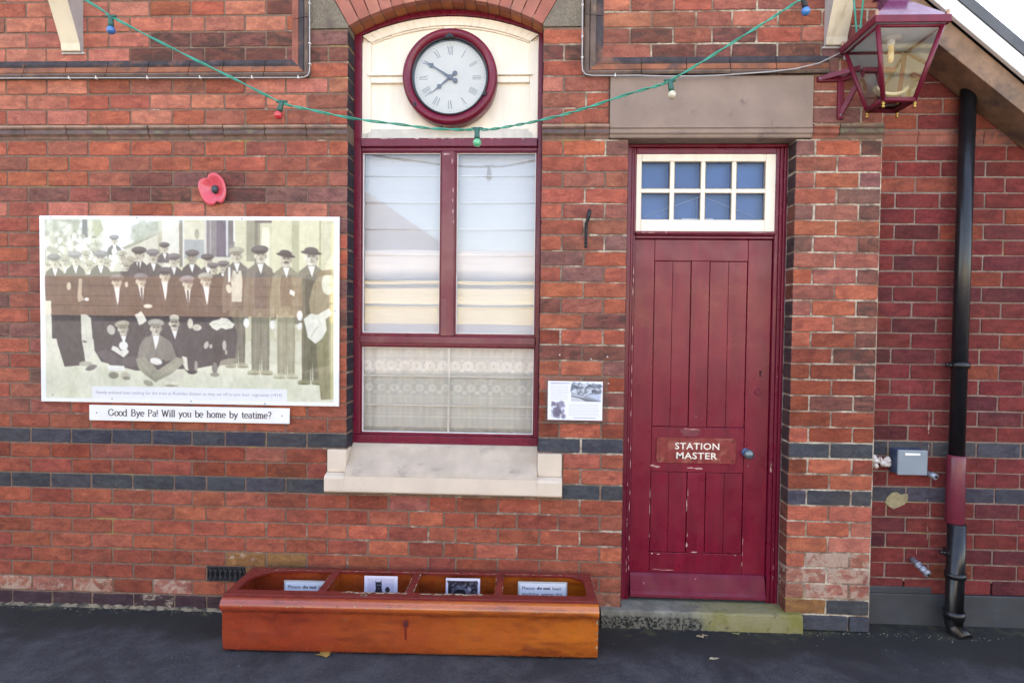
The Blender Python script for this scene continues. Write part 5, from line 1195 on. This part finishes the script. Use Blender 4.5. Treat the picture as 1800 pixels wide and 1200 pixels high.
rm.build('lantern_rim', M_LAN, lan, bevel=.002)
ce = MB(); ce.box(LX-e1+.0102, LX+e1-.0102, LY-e1+.0102, LY+e1-.0102, zt_+.006, zt_+.010); ce.build('lantern_ceiling', mat('lantern_white', (.80, .90, .92), .6, .05), lan)
ro = MB(); e2 = ht+.020; z0 = zt_+.036; zz = [(e2, z0), (e2*.42, z0+.105), (e2*.30, z0+.125), (e2*.30, z0+.175), (e2*.42, z0+.18), (.01, z0+.26)]
vs = [(LX+sx*h_, LY+sy*h_, z_) for h_, z_ in zz for sx, sy in ((-1, -1), (1, -1), (1, 1), (-1, 1))]
ro.add(vs, [(k_*4+i, k_*4+(i+1) % 4, (k_+1)*4+(i+1) % 4, (k_+1)*4+i) for k_ in range(5) for i in range(4)]+[(0, 3, 2, 1), (20, 21, 22, 23)]); ro.build('lantern_roof', M_LROOF_SKY, lan, bevel=.002)
for sx, sy in ((-1, -1), (1, -1), (1, 1), (-1, 1)):
    x_, y_ = LX+sx*(e1-.012), LY+sy*(e1-.012); s_ = MB().lathe([(.0001, z0+.030), (.005, z0+.027), (.010, z0+.018), (.006, z0+.008), (.011, z0+.001), (.011, z0-.002)], (x_, y_, 0), 'z', 10); s_.build('corner_crest', mat('crest_copper', (.42, .24, .16), .5, .2), lan)
    p_ = cor(sx, sy, 0); s_ = MB().lathe([(.0001, -.034), (.006, -.031), (.0085, -.026), (.005, -.020), (.004, -.017), (.009, -.013), (.0075, -.008), (.004, -.004), (.004, 0)], (p_.x, p_.y, p_.z-.006), 'z', 12); s_.build('brass_finial', BRASS, lan)
bt = MB(); bt.lathe([(.042, zb+.001), (hb-.002, zb+.001), (hb-.002, zb-.004), (.042, zb-.004)], (LX, LY, 0), 'z', 4); bt.v[-16:] = [(LX+(v_[0]-LX)*math.cos(R(45))*1.4-(v_[1]-LY)*math.sin(R(45))*1.4, LY+(v_[0]-LX)*math.sin(R(45))*1.4+(v_[1]-LY)*math.cos(R(45))*1.4, v_[2]) for v_ in bt.v[-16:]]
bt.build('bottom_frame', M_LAN, lan)
bp = MB(); bp.box(LX-.058, LX+.058, LY-.058, LY+.058, zb+.002, zb+.004); bp.build('lantern_pane', glass_material('lantern_base_glass', 1.5, 1.2, (.55, .6, .62)), lan)
lb = MB().lathe([(.0001, zt_-.118), (.012, zt_-.112), (.0145, zt_-.09), (.0145, zt_-.045), (.011, zt_-.03)], (LX-.005, LY, 0), 'z', 20); k_ = N('lamp_amber', .3); k_.col((.72, .50, .24)); lb.build('lamp_tube', k_.m, lan)
lh = MB().lathe([(.012, zt_-.032), (.018, zt_-.028), (.018, zt_+.004)], (LX-.005, LY, 0), 'z', 20); lh.lathe([(.045, zt_+.0045), (.045, zt_-.004), (.016, zt_-.006)], (LX-.005, LY, 0), 'z', 20); lh.build('lamp_holder', WHITE, lan)
rfz = MB(); rp = []
for i in range(15):
    a = R(-78+156*i/14); rp.append((LX+.078*math.sin(a), zb+.088-.045*math.cos(a)))
rfz.ring(rp, [(x_, z_+.014) for x_, z_ in rp], LY-.02, LY+.02); rfz.build('lantern_arc', mat('arc_cream', (.62, .52, .33), .4, .1), lan)  # curved cream strip low inside the lantern
ba = MB()
def bar(a, b, h, t):                           # flat iron bar between two points
    a, b = Vector(a), Vector(b); d = (b-a).normalized(); sd_ = d.cross(Vector((0, 0, 1))).normalized()*t/2; uv = sd_.cross(d).normalized()*h/2
    vs = [p+i*sd_+j*uv for p in (a, b) for i in (-1, 1) for j in (-1, 1)]
    ba.add(vs, [(0, 1, 3, 2), (4, 6, 7, 5), (0, 4, 5, 1), (2, 3, 7, 6), (0, 2, 6, 4), (1, 5, 7, 3)])
ba.box(1.458, 1.602, -.016, .001, 2.945, 2.972); ba.box(1.566, 1.596, -.0165, .001, 2.748, 2.9445)
bar((1.470, -.008, 2.962), (1.640, -.088, 2.985), .026, .012); bar((1.582, -.010, 2.775), (1.655, -.085, 2.955), .026, .014); bar((1.582, -.010, 2.958), (1.66, -.085, 2.965), .024, .014)
bar((1.650, -.088, 2.975), (1.812, -.088, 2.975), .022, .010)
ba.tube([(LX, -.088, 2.975), (LX, -.10, 2.80), (LX, LY+.04, zb+.005)], .008, 6)
ba.build('lantern_bracket', M_LAN, lan, bevel=.002)
for x_, z_ in ((1.470, 2.960), (1.580, 2.768)):
    s_ = MB().lathe([(.0001, -.005), (.005, -.004), (.006, 0)], (x_, -.0145, z_), seg=8); s_.build('screw', ZINC, lan)
jb = empty('junction_box', (1.60, -.02, 3.085), label='small white junction box on the brick behind the wall lantern', cat='junction box')
s_ = MB(); s_.box(1.592, 1.660, -.040, -.002, 3.058, 3.108); s_.build('box_body', WHITE, jb, bevel=.004); s_ = MB().tube([(1.575, -.022, 3.090), (1.592, -.022, 3.086)], .011, 10); s_.build('cable_gland', mat('gland_navy', (.02, .025, .08), .4, .1), jb)

# ------------------------------------------------------------------ annex to the right, set back half a brick
annex = empty('brick_annex', (3, .11, 0), label='set-back darker smooth red brick wing at the right with dark brick bands', cat='building')
ax_ = Bricks(); A2 = [2.052+.2375*i for i in range(-1, 16)]; B2 = [1.9465+.2375*i for i in range(0, 16)]
def vline(x_): return 3.32+.08-(x_-1.943)*.845
def acode(c, x_):
    if c in (19, 22): return 'd'
    return pick(('m', 10), ('n', 3), ('u', 1)) if c > 3 else pick(('m', 7), ('t', 2), ('u', 1))
BC['m'] = (.21, .040, .036); BC['n'] = (.145, .034, .036); BC['u'] = (.27, .062, .038); SOOT.update({'m': .22, 'n': .35, 'u': .35})
for c in range(-11, 29):
    if c == -1: continue
    js = A2 if c % 2 == 0 else B2; x1 = XFAR if zt(c) < 2.75 else min(XFAR, 1.943+(3.40-zt(c))/.845+.02)
    if x1 < 1.9: x1 = 1.9
    js_ = [1.812]+[q for q in js if 1.85 < q < x1-.04]+[x1]
    for a, b in zip(js_[:-1], js_[1:]): ax_.add(a, b, zt(c+1), zt(c), acode(c, (a+b)/2), .11, .03, j=.0004)
am = MB(); am.box(1.811, XFAR, .1145, .14, .24, 2.62); am.prism([(1.811, 2.621), (2.88, 2.621), (1.811, 3.5)], .1145, .14)
for x_, z_, w_, h_ in ((2.166, .66, .007, .12), (2.130, .55, .004, .10), (2.170, .52, .005, .12), (2.115, .42, .004, .08), (2.160, 1.12, .010, .18), (2.163, .98, .006, .12), (2.12, 1.02, .003, .12)):
    chips(am, [(x_, z_, w_, h_)], .1085, 1, seed=int(z_*100))
ax_.build('brick_wall', am, [M_BRICK, M_MORTAR2, mat('lime_streak', (.36, .24, .20), .9, .5, 60, c2=(.20, .04, .035), c2lo=.45, c2hi=.52, c2scale=30)], annex)
a2 = MB(); a2.xprism([(.13, 2.728), (.105, 2.722), (.098, 2.705), (.105, 2.694), (.108, 2.665), (.113, 2.650), (.13, 2.648)], 1.812, 2.052, 0)
a2.xprism([(.13, 2.728), (.105, 2.722), (.098, 2.705), (.105, 2.694), (.108, 2.665), (.113, 2.650), (.13, 2.648)], 2.056, 2.40, 0); a2.xprism([(.13, 2.728), (.105, 2.722), (.098, 2.705), (.105, 2.694), (.108, 2.665), (.113, 2.650), (.13, 2.648)], 2.404, 2.80, 0)
a2.build('string_course', MOULD_R, annex, bevel=.001, seg=1)
a3 = MB(); a3.box(1.812, XFAR, .100, .135, -.05, .172); a3.box(1.812, 2.20, .104, .135, .1722, .210)
a3.build('tarred_plinth', TARB, annex, bevel=.004)
a4 = MB(); a4.box(1.83, XFAR, .142, .34, -.05, 2.6); a4.box(XFAR-.2, XFAR, .34, 4.1, -.05, 2.6); a4.box(1.83, XFAR, 4.1, 4.3, -.05, 2.6); a4.prism([(1.83, 2.6), (2.9, 2.6), (1.83, 3.5)], .142, 4.3); a4.build('inner_wall', RENDER, annex)
a5 = MB(); n_ = Vector((.845, 0, 1)).normalized()
def vp(x_, off): return (x_+n_.x*off, 3.42-(x_-1.943)*.845+n_.z*off)
a5.prism([vp(1.80, .0), vp(2.78, .0), vp(2.78, .05), vp(1.80, .05)], -.14, 4.3); a5.prism([(2.74, 2.72), (XFAR+.2, 2.62), (XFAR+.2, 2.68), (2.80, 2.79)], -.14, 4.3); a5.build('roof', SLATE, annex)
a6 = MB(); a6.prism([vp(1.80, -.075), vp(2.76, -.075), vp(2.76, -.002), vp(1.80, -.002)], -.135, -.11); a6.prism([(2.72, 2.62), (XFAR+.2, 2.54), (XFAR+.2, 2.615), (2.72, 2.70)], -.135, -.11); a6.build('bargeboard', WHITE, annex, bevel=.003)
a7 = MB(); a7.prism([vp(1.86, -.078), vp(2.72, -.078), vp(2.72, -.18), vp(2.05, -.20), vp(1.90, -.14)], -.100, .105); a7.build('verge_bracket', mat('verge_brown', (.26, .15, .09), .7, .3, 10, .3, c2=(.10, .07, .06), c2lo=.5, c2hi=.7), annex, bevel=.003)
mp_ = MB(); out = [(1000, 890), (1040, 880), (1075, 905), (1105, 895), (1135, 900), (1135, 945), (1110, 985), (1060, 1010), (1020, 1028), (975, 1005), (945, 975), (960, 930)]
mp_.prism([(1.935+(p_[0]-945)/4.8/318, .740-(p_[1]-880)/4.8/318) for p_ in out], .106, .112); mp_.build('mortar_patch', mat('mortar_patch', (.30, .25, .14), .9, .2, 30, .5), annex, bevel=.002)
# grey meter box with label, foam plug and pipe stubs
mbx = empty('meter_box', (2.03, .05, .92), label='grey plastic meter box with white label strip fixed to the annex brick', cat='meter box')
s_ = MB(); s_.box(1.950, 2.108, .022, .034, .853, .990); s_.build('box_lid', GREYP, mbx, bevel=.006, seg=3)
s_ = MB(); s_.box(1.953, 2.105, .0345, .109, .856, .987); s_.build('box_body', GREYD, mbx, bevel=.004)
s_ = MB(); s_.box(1.987, 2.066, .0205, .0218, .962, .974); s_.build('label_strip', WHITE, mbx)
s_ = MB().tube([(2.118, .09, .862), (2.150, .06, .850), (2.158, .03, .845)], [.014, .016, .016], 14); s_.build('cable_gland', ZINC, mbx)
s_ = MB().lathe([(.0001, -.001), (.009, -.001)], (2.159, .0285, .845), seg=14); s_.build('gland_hole', BLACK, mbx)
fm = MB(); q_ = random.Random(12)
for _ in range(26): fm.sphere((q_.uniform(1.862, 1.945), q_.uniform(.085, .104), .905+q_.uniform(-.022, .022)+.012*(q_.random()-.3)), q_.uniform(.008, .016), 8)
fo = fm.build('foam_plug', mat('foam_white', (.72, .66, .62), .8, .1, 40, .4, c2=(.30, .12, .10), c2lo=.58, c2hi=.66, c2scale=25), label='lump of white filler foam in the brick joint left of the meter box', cat='foam filler')
tap = empty('pipe_stub', (2.14, .10, .33), label='short grey threaded pipe stub poking out low on the annex wall', cat='pipe')
s_ = MB().tube([(2.085, .10, .372), (2.10, .05, .345), (2.115, .0, .322)], [.014, .015, .015], 14)
for t in (.35, .62, .86): c_ = Vector((2.085, .10, .372)).lerp(Vector((2.115, .0, .322)), t); s_.tube([c_, c_+Vector((.0025, -.009, -.004))], .0195, 14)
s_.build('pipe', ZINC, tap); s_ = MB().lathe([(.0001, -.0015), (.008, -.0015)], (2.1155, .0, .3215), seg=12); s_.build('pipe_mouth', BLACK, tap)

# cast-iron downpipe
dp = empty('downpipe', (2.325, .04, 0), label='black cast iron downpipe with a maroon length at the right of the annex', cat='downpipe')
s_ = MB().tube([(2.272, .045, 3.0), (2.272, .045, .960)], .038, 24); s_.build('pipe', BLACK, dp)
s_ = MB().tube([(2.272, .045, .965), (2.272, .045, .955), (2.272, .045, .60), (2.272, .045, .59)], [.041, .046, .046, .041], 24); s_.build('collar', paint('pipe_maroon', (.15, .020, .035), .3, coat=.2), dp)
s_ = MB().tube([(2.275, .03, .595), (2.275, .03, .05), (2.278, .02, .02), (2.290, -.04, -.01)], [.044, .044, .045, .045], 24)
s_.tube([(2.275, .03, .33), (2.275, .03, .30)], .051, 24); s_.tube([(2.275, .03, .12), (2.275, .03, .08)], .051, 24); s_.build('pipe', BLACK, dp)
for z_ in (1.452, .430):
    s_ = MB(); s_.tube([(2.205, .06, z_), (2.225, .045, z_-.002), (2.275, .04, z_)], [.007, .010, .008], 10); s_.sphere((2.207, .045, z_), .010, 10); s_.tube([(2.272, .045, z_+.016), (2.272, .045, z_-.016)], .0475, 24); s_.build('pipe_clip', BLACK, dp)

# ------------------------------------------------------------------ planter with four bays
PLX, PLY = -.622, -.232
planter = empty('planter', (PLX, PLY, 0), label='long glossy orange brown wooden trough with four bays standing below the window', cat='planter')
planter.rotation_euler = (0, 0, R(1.35))
def loc(mb, name, m, parent=planter, **k): return mb.build(name, m, parent, local=True, **k)
HL, HD, HT = .928, .165, .282
pb = MB()
fprof = [(-HD-.012, HT-.002), (-HD-.030, HT-.010), (-HD-.042, HT-.028), (-HD-.043, HT-.044), (-HD-.034, HT-.058), (-HD-.020, HT-.066), (-HD-.013, HT-.080), (-HD-.016, .12), (-HD-.014, .060), (-HD-.006, .020), (-HD+.006, .005), (-HD+.022, .004), (-HD+.022, HT-.002)]
pb.xprism(fprof, -HL, HL, 0, True)
bs = MB(); bs.box(-HL+.002, HL-.002, HD-.016, HD, .03, HT-.003); bs.box(-HL+.002, -HL+.018, -HD+.0225, HD-.0165, .03, HT-.003); bs.box(HL-.018, HL-.002, -HD+.0225, HD-.0165, .03, HT-.003); bs.box(-HL+.0185, HL-.0185, -HD+.0225, HD-.0165, .03, .045)
loc(bs, 'trough_body', PLANT, bevel=.003)
# top board with four openings (outer two with cut corners), made of strips
tpb = MB(); zt0, zt1 = HT-.0028, HT+.011; yf0, yf1, yb0, yb1 = -HD-.006, -HD+.052, HD-.030, HD+.004
tpb.box(-HL, HL, yf0, yf1, zt0, zt1, 0); tpb.box(-HL, HL, yb0, yb1, zt0, zt1, 0)
dv = [-.455, -.012, .435]
for x_ in dv: tpb.box(x_-.021, x_+.021, yf1+.0003, yb0-.0003, zt0, zt1, 0)
tpb.box(-HL, -HL+.045, yf1+.0003, yb0-.0003, zt0, zt1, 0); tpb.box(HL-.050, HL, yf1+.0003, yb0-.0003, zt0, zt1, 0)
def hcorner(cx, cy, sx, sy, r_):
    ps = [(cx, cy)]+[(cx+sx*r_*(1-math.sin(R(a))), cy+sy*r_*(1-math.cos(R(a)))) for a in range(0, 91, 15)]
    n = len(ps); vs = [(x_, y_, zt0) for x_, y_ in ps]+[(x_, y_, zt1-.0002) for x_, y_ in ps]
    tpb.add(vs, [tuple(range(n)), tuple(range(2*n-1, n-1, -1))]+[(i, (i+1) % n, (i+1) % n+n, i+n) for i in range(n)], 0)
hcorner(-HL+.0452, yb0-.0004, 1, -1, .15); hcorner(HL-.0502, yb0-.0004, -1, -1, .09)
ins = MB()
for x_ in dv: ins = MB(); ins.box(x_-.008, x_+.008, -HD+.023, HD-.017, .046, zt0-.001); loc(ins, 'divider', PLANT)

q_ = random.Random(14)
def flat(lst, z_, mi=0, jag=1.):
    for x_, y_, w_, h_ in lst:
        n = 14; tpb.add([(x_+w_/2*q_.uniform(.7, 1.05)*math.cos(2*math.pi*i/n), y_+h_/2*q_.uniform(.6, 1.1)*math.sin(2*math.pi*i/n), z_) for i in range(n)], [tuple(range(n))], 1)
flat([(-.30+.05*i+q_.uniform(-.02, .02), yf1-.012+q_.uniform(-.004, .004), q_.uniform(.05, .10), q_.uniform(.014, .024)) for i in range(6)], zt1+.0006)
flat([(.08+.05*i, yf1-.012+q_.uniform(-.004, .004), q_.uniform(.05, .09), q_.uniform(.012, .022)) for i in range(6)], zt1+.0009)
flat([(-.235+.01*i, -HD+.01, .03, .02) for i in range(2)], zt1+.0011)
edge = []
for xa, xb in ((-.80, -.48), (-.43, -.035), (.012, .41), (.46, .80)):
    x_ = xa
    while x_ < xb: w_ = q_.uniform(.01, .06); edge.append((x_+w_/2, yb0+.001, w_, q_.uniform(.003, .008))); x_ += w_*q_.uniform(.8, 1.5)
flat(edge, zt1+.0007)
for x_ in dv:
    for sg in (-1, 1): flat([(x_+sg*.019, q_.uniform(-.09, .12), .005, q_.uniform(.02, .08)) for _ in range(4)], zt1+.0008)
for i in range(10): flat([(HL-.004, -HD+.02+i*.03, .006, .02)], zt1+.0009)
for x_, z_, w_, h_ in [(q_.uniform(-.9, .9), HT-.028+q_.uniform(-.01, .01), .012, .007) for _ in range(14)]+[(HL-.006, q_.uniform(.05, .26), .010, .016) for _ in range(10)]+[(q_.uniform(-.9, .9), q_.uniform(.06, .2), .005, .005) for _ in range(8)]:
    y_ = -HD-.0436 if z_ > HT-.06 and x_ < HL-.02 else -HD-.0168
    n = 8
    pb.add([(x_+w_/2*q_.uniform(.6, 1.1)*math.cos(2*math.pi*i/n), y_, z_+h_/2*q_.uniform(.6, 1.1)*math.sin(2*math.pi*i/n)) for i in range(n)], [tuple(range(n))[::-1]], 1)
loc(tpb, 'top_rim', [PLANTR, PLCHIP], bevel=.003); loc(pb, 'front_panel', [PLANT, PLCHIP])
lk = MB(); lk.box(-.030, -.004, -HD-.0175, -HD-.0140, .150, .185, 0); lk.box(-.021, -.009, -HD-.0180, -HD-.0160, .158, .178, 1); lk.box(-.022, -.012, -HD-.0172, -HD-.0140, .09, .1495, 0)
loc(lk, 'lock_plate', [PLANTR, CHIPD], bevel=.0004, seg=1)
for x_, y_ in ((-.80, -.10), (.80, -.10), (-.80, .11), (.80, .11)):
    ft = MB(); ft.box(x_-.05, x_+.05, y_-.03, y_+.03, .0, .0295); loc(ft, 'foot', mat('foot_timber', (.05, .03, .02), .9, .3, 20), bevel=.003)

# sheets leaning in the bays, one in each
def sheet(name, cv_img, x0, x1, z0, z1, label, cat, border=None, group=None, y=.050, lean=.05, tilt=0.):
    e = empty(name, (PLX, PLY, 0), label=label, cat=cat, group=group); e.rotation_euler = (0, 0, R(1.35))
    def shp(X, Z): return (Z-z0)*lean
    if border:
        b_ = MB(); yb_ = y+.002; d_ = border
        b_.add([(x0-d_, yb_+(-d_)*lean, z0-d_), (x1+d_, yb_-d_*lean, z0-d_), (x1+d_, yb_+(z1-z0+d_)*lean, z1+d_), (x0-d_, yb_+(z1-z0+d_)*lean, z1+d_),
                (x0-d_, yb_+.002-d_*lean, z0-d_), (x1+d_, yb_+.002-d_*lean, z0-d_), (x1+d_, yb_+.002+(z1-z0+d_)*lean, z1+d_), (x0-d_, yb_+.002+(z1-z0+d_)*lean, z1+d_)],
               [(0, 1, 2, 3), (7, 6, 5, 4), (0, 4, 5, 1), (1, 5, 6, 2), (2, 6, 7, 3), (3, 7, 4, 0)])
        o = b_.build('backing_card', MATS['notice_mount'], e, local=True)
    p_ = picture('printed_sheet', cv_img, x0, x1, z0, z1, y, PAPER, None, shape=shp, gain=.86); p_.parent = e
    return e
mat('notice_mount', (.42, .44, .45), .5, .1)
# two notices
blank = Canvas(0, 0, 60, 40, 1, (226, 232, 244)).final(1.5)
def lean_notice(x0, x1, ztop, label):
    e = sheet('notice_card', blank, x0, x1, ztop-.15, ztop, label, 'notice', .008, 'please do not lean notices')
    t = MB(); w = x1-x0; cx = (x0+x1)/2; z_ = ztop-.024
    def ln(parts, zc, h):
        xx = x0+.014
        for s, b_, ww in parts: text_mb(t, s, xx+ww/2, zc, ww, h, 0, bold=b_); xx += ww+.012
    ln([('Please', .0, w*.27), ('do not', .035, w*.29), ('lean', .0, w*.18)], z_, .0165)
    ln([('anything', .0, w*.36), ('against this', .0, w*.46)], z_-.032, .0185); ln([('window', .0, w*.34), ('box', .0, w*.16)], z_-.064, .0165)
    t.v = [(x_, .050-.0012+(zz_-(ztop-.15))*.05, zz_) for x_, _, zz_ in t.v]
    o = t.build('lettering', INK, e, fix=False, local=True)
lean_notice(-.705, -.455, .262, 'small printed notice leaning in the leftmost bay of the orange planter')
lean_notice(.540, .783, .280, 'small printed notice leaning in the rightmost bay of the orange planter')
C = Canvas(0, 0, 60, 48, 3, (226, 224, 245)); C.rect(6, 4.5, 54, 46, (205, 202, 226)); K_ = (42, 40, 52)
C.poly([(20, 46), (19, 30), (21, 22), (20, 8), (23.5, 12), (28, 12), (31, 7), (31.5, 20), (33, 30), (33, 46)], K_); C.ell(26, 17, 5.6, 6.5, K_); C.ell(24.5, 16, 1, .8, (190, 190, 205)); C.ell(28.5, 16, 1, .8, (190, 190, 205)); C.ell(26, 34, 7.5, 12, K_)
C.ell(14, 43, 7, 5, (60, 58, 70)); C.ell(42, 24, 4.2, 5.2, (58, 54, 64)); C.poly([(36, 46), (37, 32), (44, 29), (50, 34), (52, 46)], K_); C.ell(48, 38, 7, 5, (70, 66, 78)); C.blotch(38, 30, 52, 46, 14, 2.5, [(120, 118, 135), (30, 28, 38)], .6, 3); C.ell(26, 22, 1.2, .8, (120, 118, 132))
e_ = sheet('photo_card', C.final(2.5, False), -.288, -.110, .150, .296, 'small photo card of a black cat in the second bay of the orange planter', 'photo card', None, None, .070, .04)
C = Canvas(0, 0, 60, 48, 3, (226, 224, 245)); C.rect(4, 5, 56, 46, (38, 36, 46)); C.blotch(5, 6, 55, 20, 80, 3, [(60, 60, 74), (24, 22, 32), (110, 110, 124)], .7, 31)
for r_ in (17, 15, 13): C.line([(26+r_*math.cos(R(a)), 34-r_*1.2*math.sin(R(a))) for a in range(20, 165, 12)], .8, (150, 150, 170), .8)
C.ell(24, 34, 12, 14, (30, 28, 38)); C.blotch(34, 16, 54, 44, 60, 2.6, [(150, 148, 165), (88, 86, 100), (30, 28, 38)], .7, 33); C.poly([(36, 46), (39, 26), (44, 24), (48, 46)], (100, 96, 112)); C.poly([(46, 46), (49, 34), (53, 34), (54, 46)], (150, 150, 190)); C.ell(42, 20, 3, 3.4, (160, 156, 168))
e_ = sheet('photo_card', C.final(2.5, False), .148, .330, .150, .2925, 'small dark photo card of a man by an arch in the planter', 'photo card', None, None, .070, .04)

# ------------------------------------------------------------------ litter on the asphalt
for i, (x_, y_, s__, a_, lb_) in enumerate(((.875, -.12, .030, 20, 'curled pale leaf pair on the asphalt before the door step'), (.905, -.105, .022, 100, 'small dry leaf touching the curled pair before the door step'), (.888, -.331, .026, 80, 'single squarish dry leaf lying furthest out on the asphalt'), (-1.035, -.42, .050, 10, 'yellow dead leaf sticking out from under the planter'), (1.08, -.075, .030, 5, 'flat mossy leaf against the foot of the step'))):
    lm = MB(); q_ = random.Random(i+40); n = 9; vs = [(x_, y_, .006)]
    for k_ in range(n):
        t = 2*math.pi*k_/n+R(a_); rr = s__*(1 if k_ % 2 else .62)*q_.uniform(.8, 1.1); vs.append((x_+rr*math.cos(t), y_+rr*.6*math.sin(t), .003+.008*q_.random()))
    lm.add(vs, [(0, k_+1, (k_+1) % n+1) for k_ in range(n)], 0, False)
    o = lm.build('dry_leaf', mat('leaf_%d' % i, ((.30, .24, .15), (.30, .24, .15), (.34, .29, .19), (.34, .20, .05), (.20, .19, .07))[i], .8, .3, 60), label=lb_, cat='leaf')
    sd = o.modifiers.new('s', 'SOLIDIFY'); sd.thickness = .0012
gr = MB(); q_ = random.Random(77)
for n_g in range(620):
    x_, y_ = q_.uniform(-3.2, 2.5), (-abs(q_.gauss(0, .35))-.02 if n_g < 110 else -abs(q_.gauss(0, .028))-.012); r_ = q_.uniform(.0012, .0036) if n_g < 110 else q_.uniform(.0012, .0055)
    gr.add([(x_+dx*r_, y_+dy*r_, dz*r_*.8+.001) for dx, dy, dz in ((1, 0, 0), (-.5, .9, 0), (-.6, -.8, 0), (0, .1, 1))], [(0, 1, 3), (1, 2, 3), (2, 0, 3), (0, 2, 1)])
gr.build('grit', mat('grit', (.19, .175, .14), .9, .6, 90), kind='stuff', label='scattered pale grit on the dark asphalt', cat='grit')

# ------------------------------------------------------------------ what stands across the line, seen only as reflections in the glass
CRM = mat('coach_cream', (.74, .66, .38), .5, .05, 4); BRN = mat('wagon_brown', (.38, .26, .195), .6, .15, 4)
co = empty('railway_coach', (2, -10, 0), label='cream coach with pale grey roof standing across the line from the window', cat='railway coach')
s_ = MB(); s_.box(-4.6, 11, -12.6, -10, 1.62, 2.60); s_.box(-4.6, 11, -9.99, -9.93, 2.50, 2.57); s_.box(-4.6, 11, -9.99, -9.96, 2.06, 2.09); s_.build('body', CRM, co)
s_ = MB(); s_.box(-4.6, 11, -12.6, -9.98, .55, 1.61); s_.build('lower_body', mat('coach_grey', (.30, .30, .33), .6, .1, 4), co)
s_ = MB(); s_.xprism([(-9.9, 2.62), (-10.1, 2.95), (-10.7, 3.3), (-11.3, 3.42), (-11.9, 3.3), (-12.5, 2.95), (-12.7, 2.62)], -4.7, 11.1, 0, True); s_.build('roof', mat('coach_roof', (.42, .42, .42), .6, .15, 2), co)
wg = empty('goods_wagon', (-10, -10, 0), label='long brown planked goods wagon standing across the line from the photo board', cat='railway wagon')
s_ = MB()
for i in range(4): s_.box(-19, -5.2, -12.4, -10, 1.72+.222*i, 1.72+.222*i+.218)
s_.build('planked_body', BRN, wg, bevel=.01); s_ = MB(); s_.box(-19, -5.2, -12.3, -10.1, .55, 1.71); s_.build('underframe', mat('wagon_grey', (.16, .155, .18), .7, .1), wg)
hs = empty('gabled_shed', (-8, -16, 0), label='grey gabled shed behind the railway coach across the line', cat='shed')
s_ = MB(); s_.prism([(-13.5, 0), (-2.7, 0), (-2.7, 3.9), (-6.9, 6.7), (-13.5, 3.9)], -22, -16); s_.build('wall', mat('shed_grey', (.20, .20, .215), .8, .1, 3), hs)
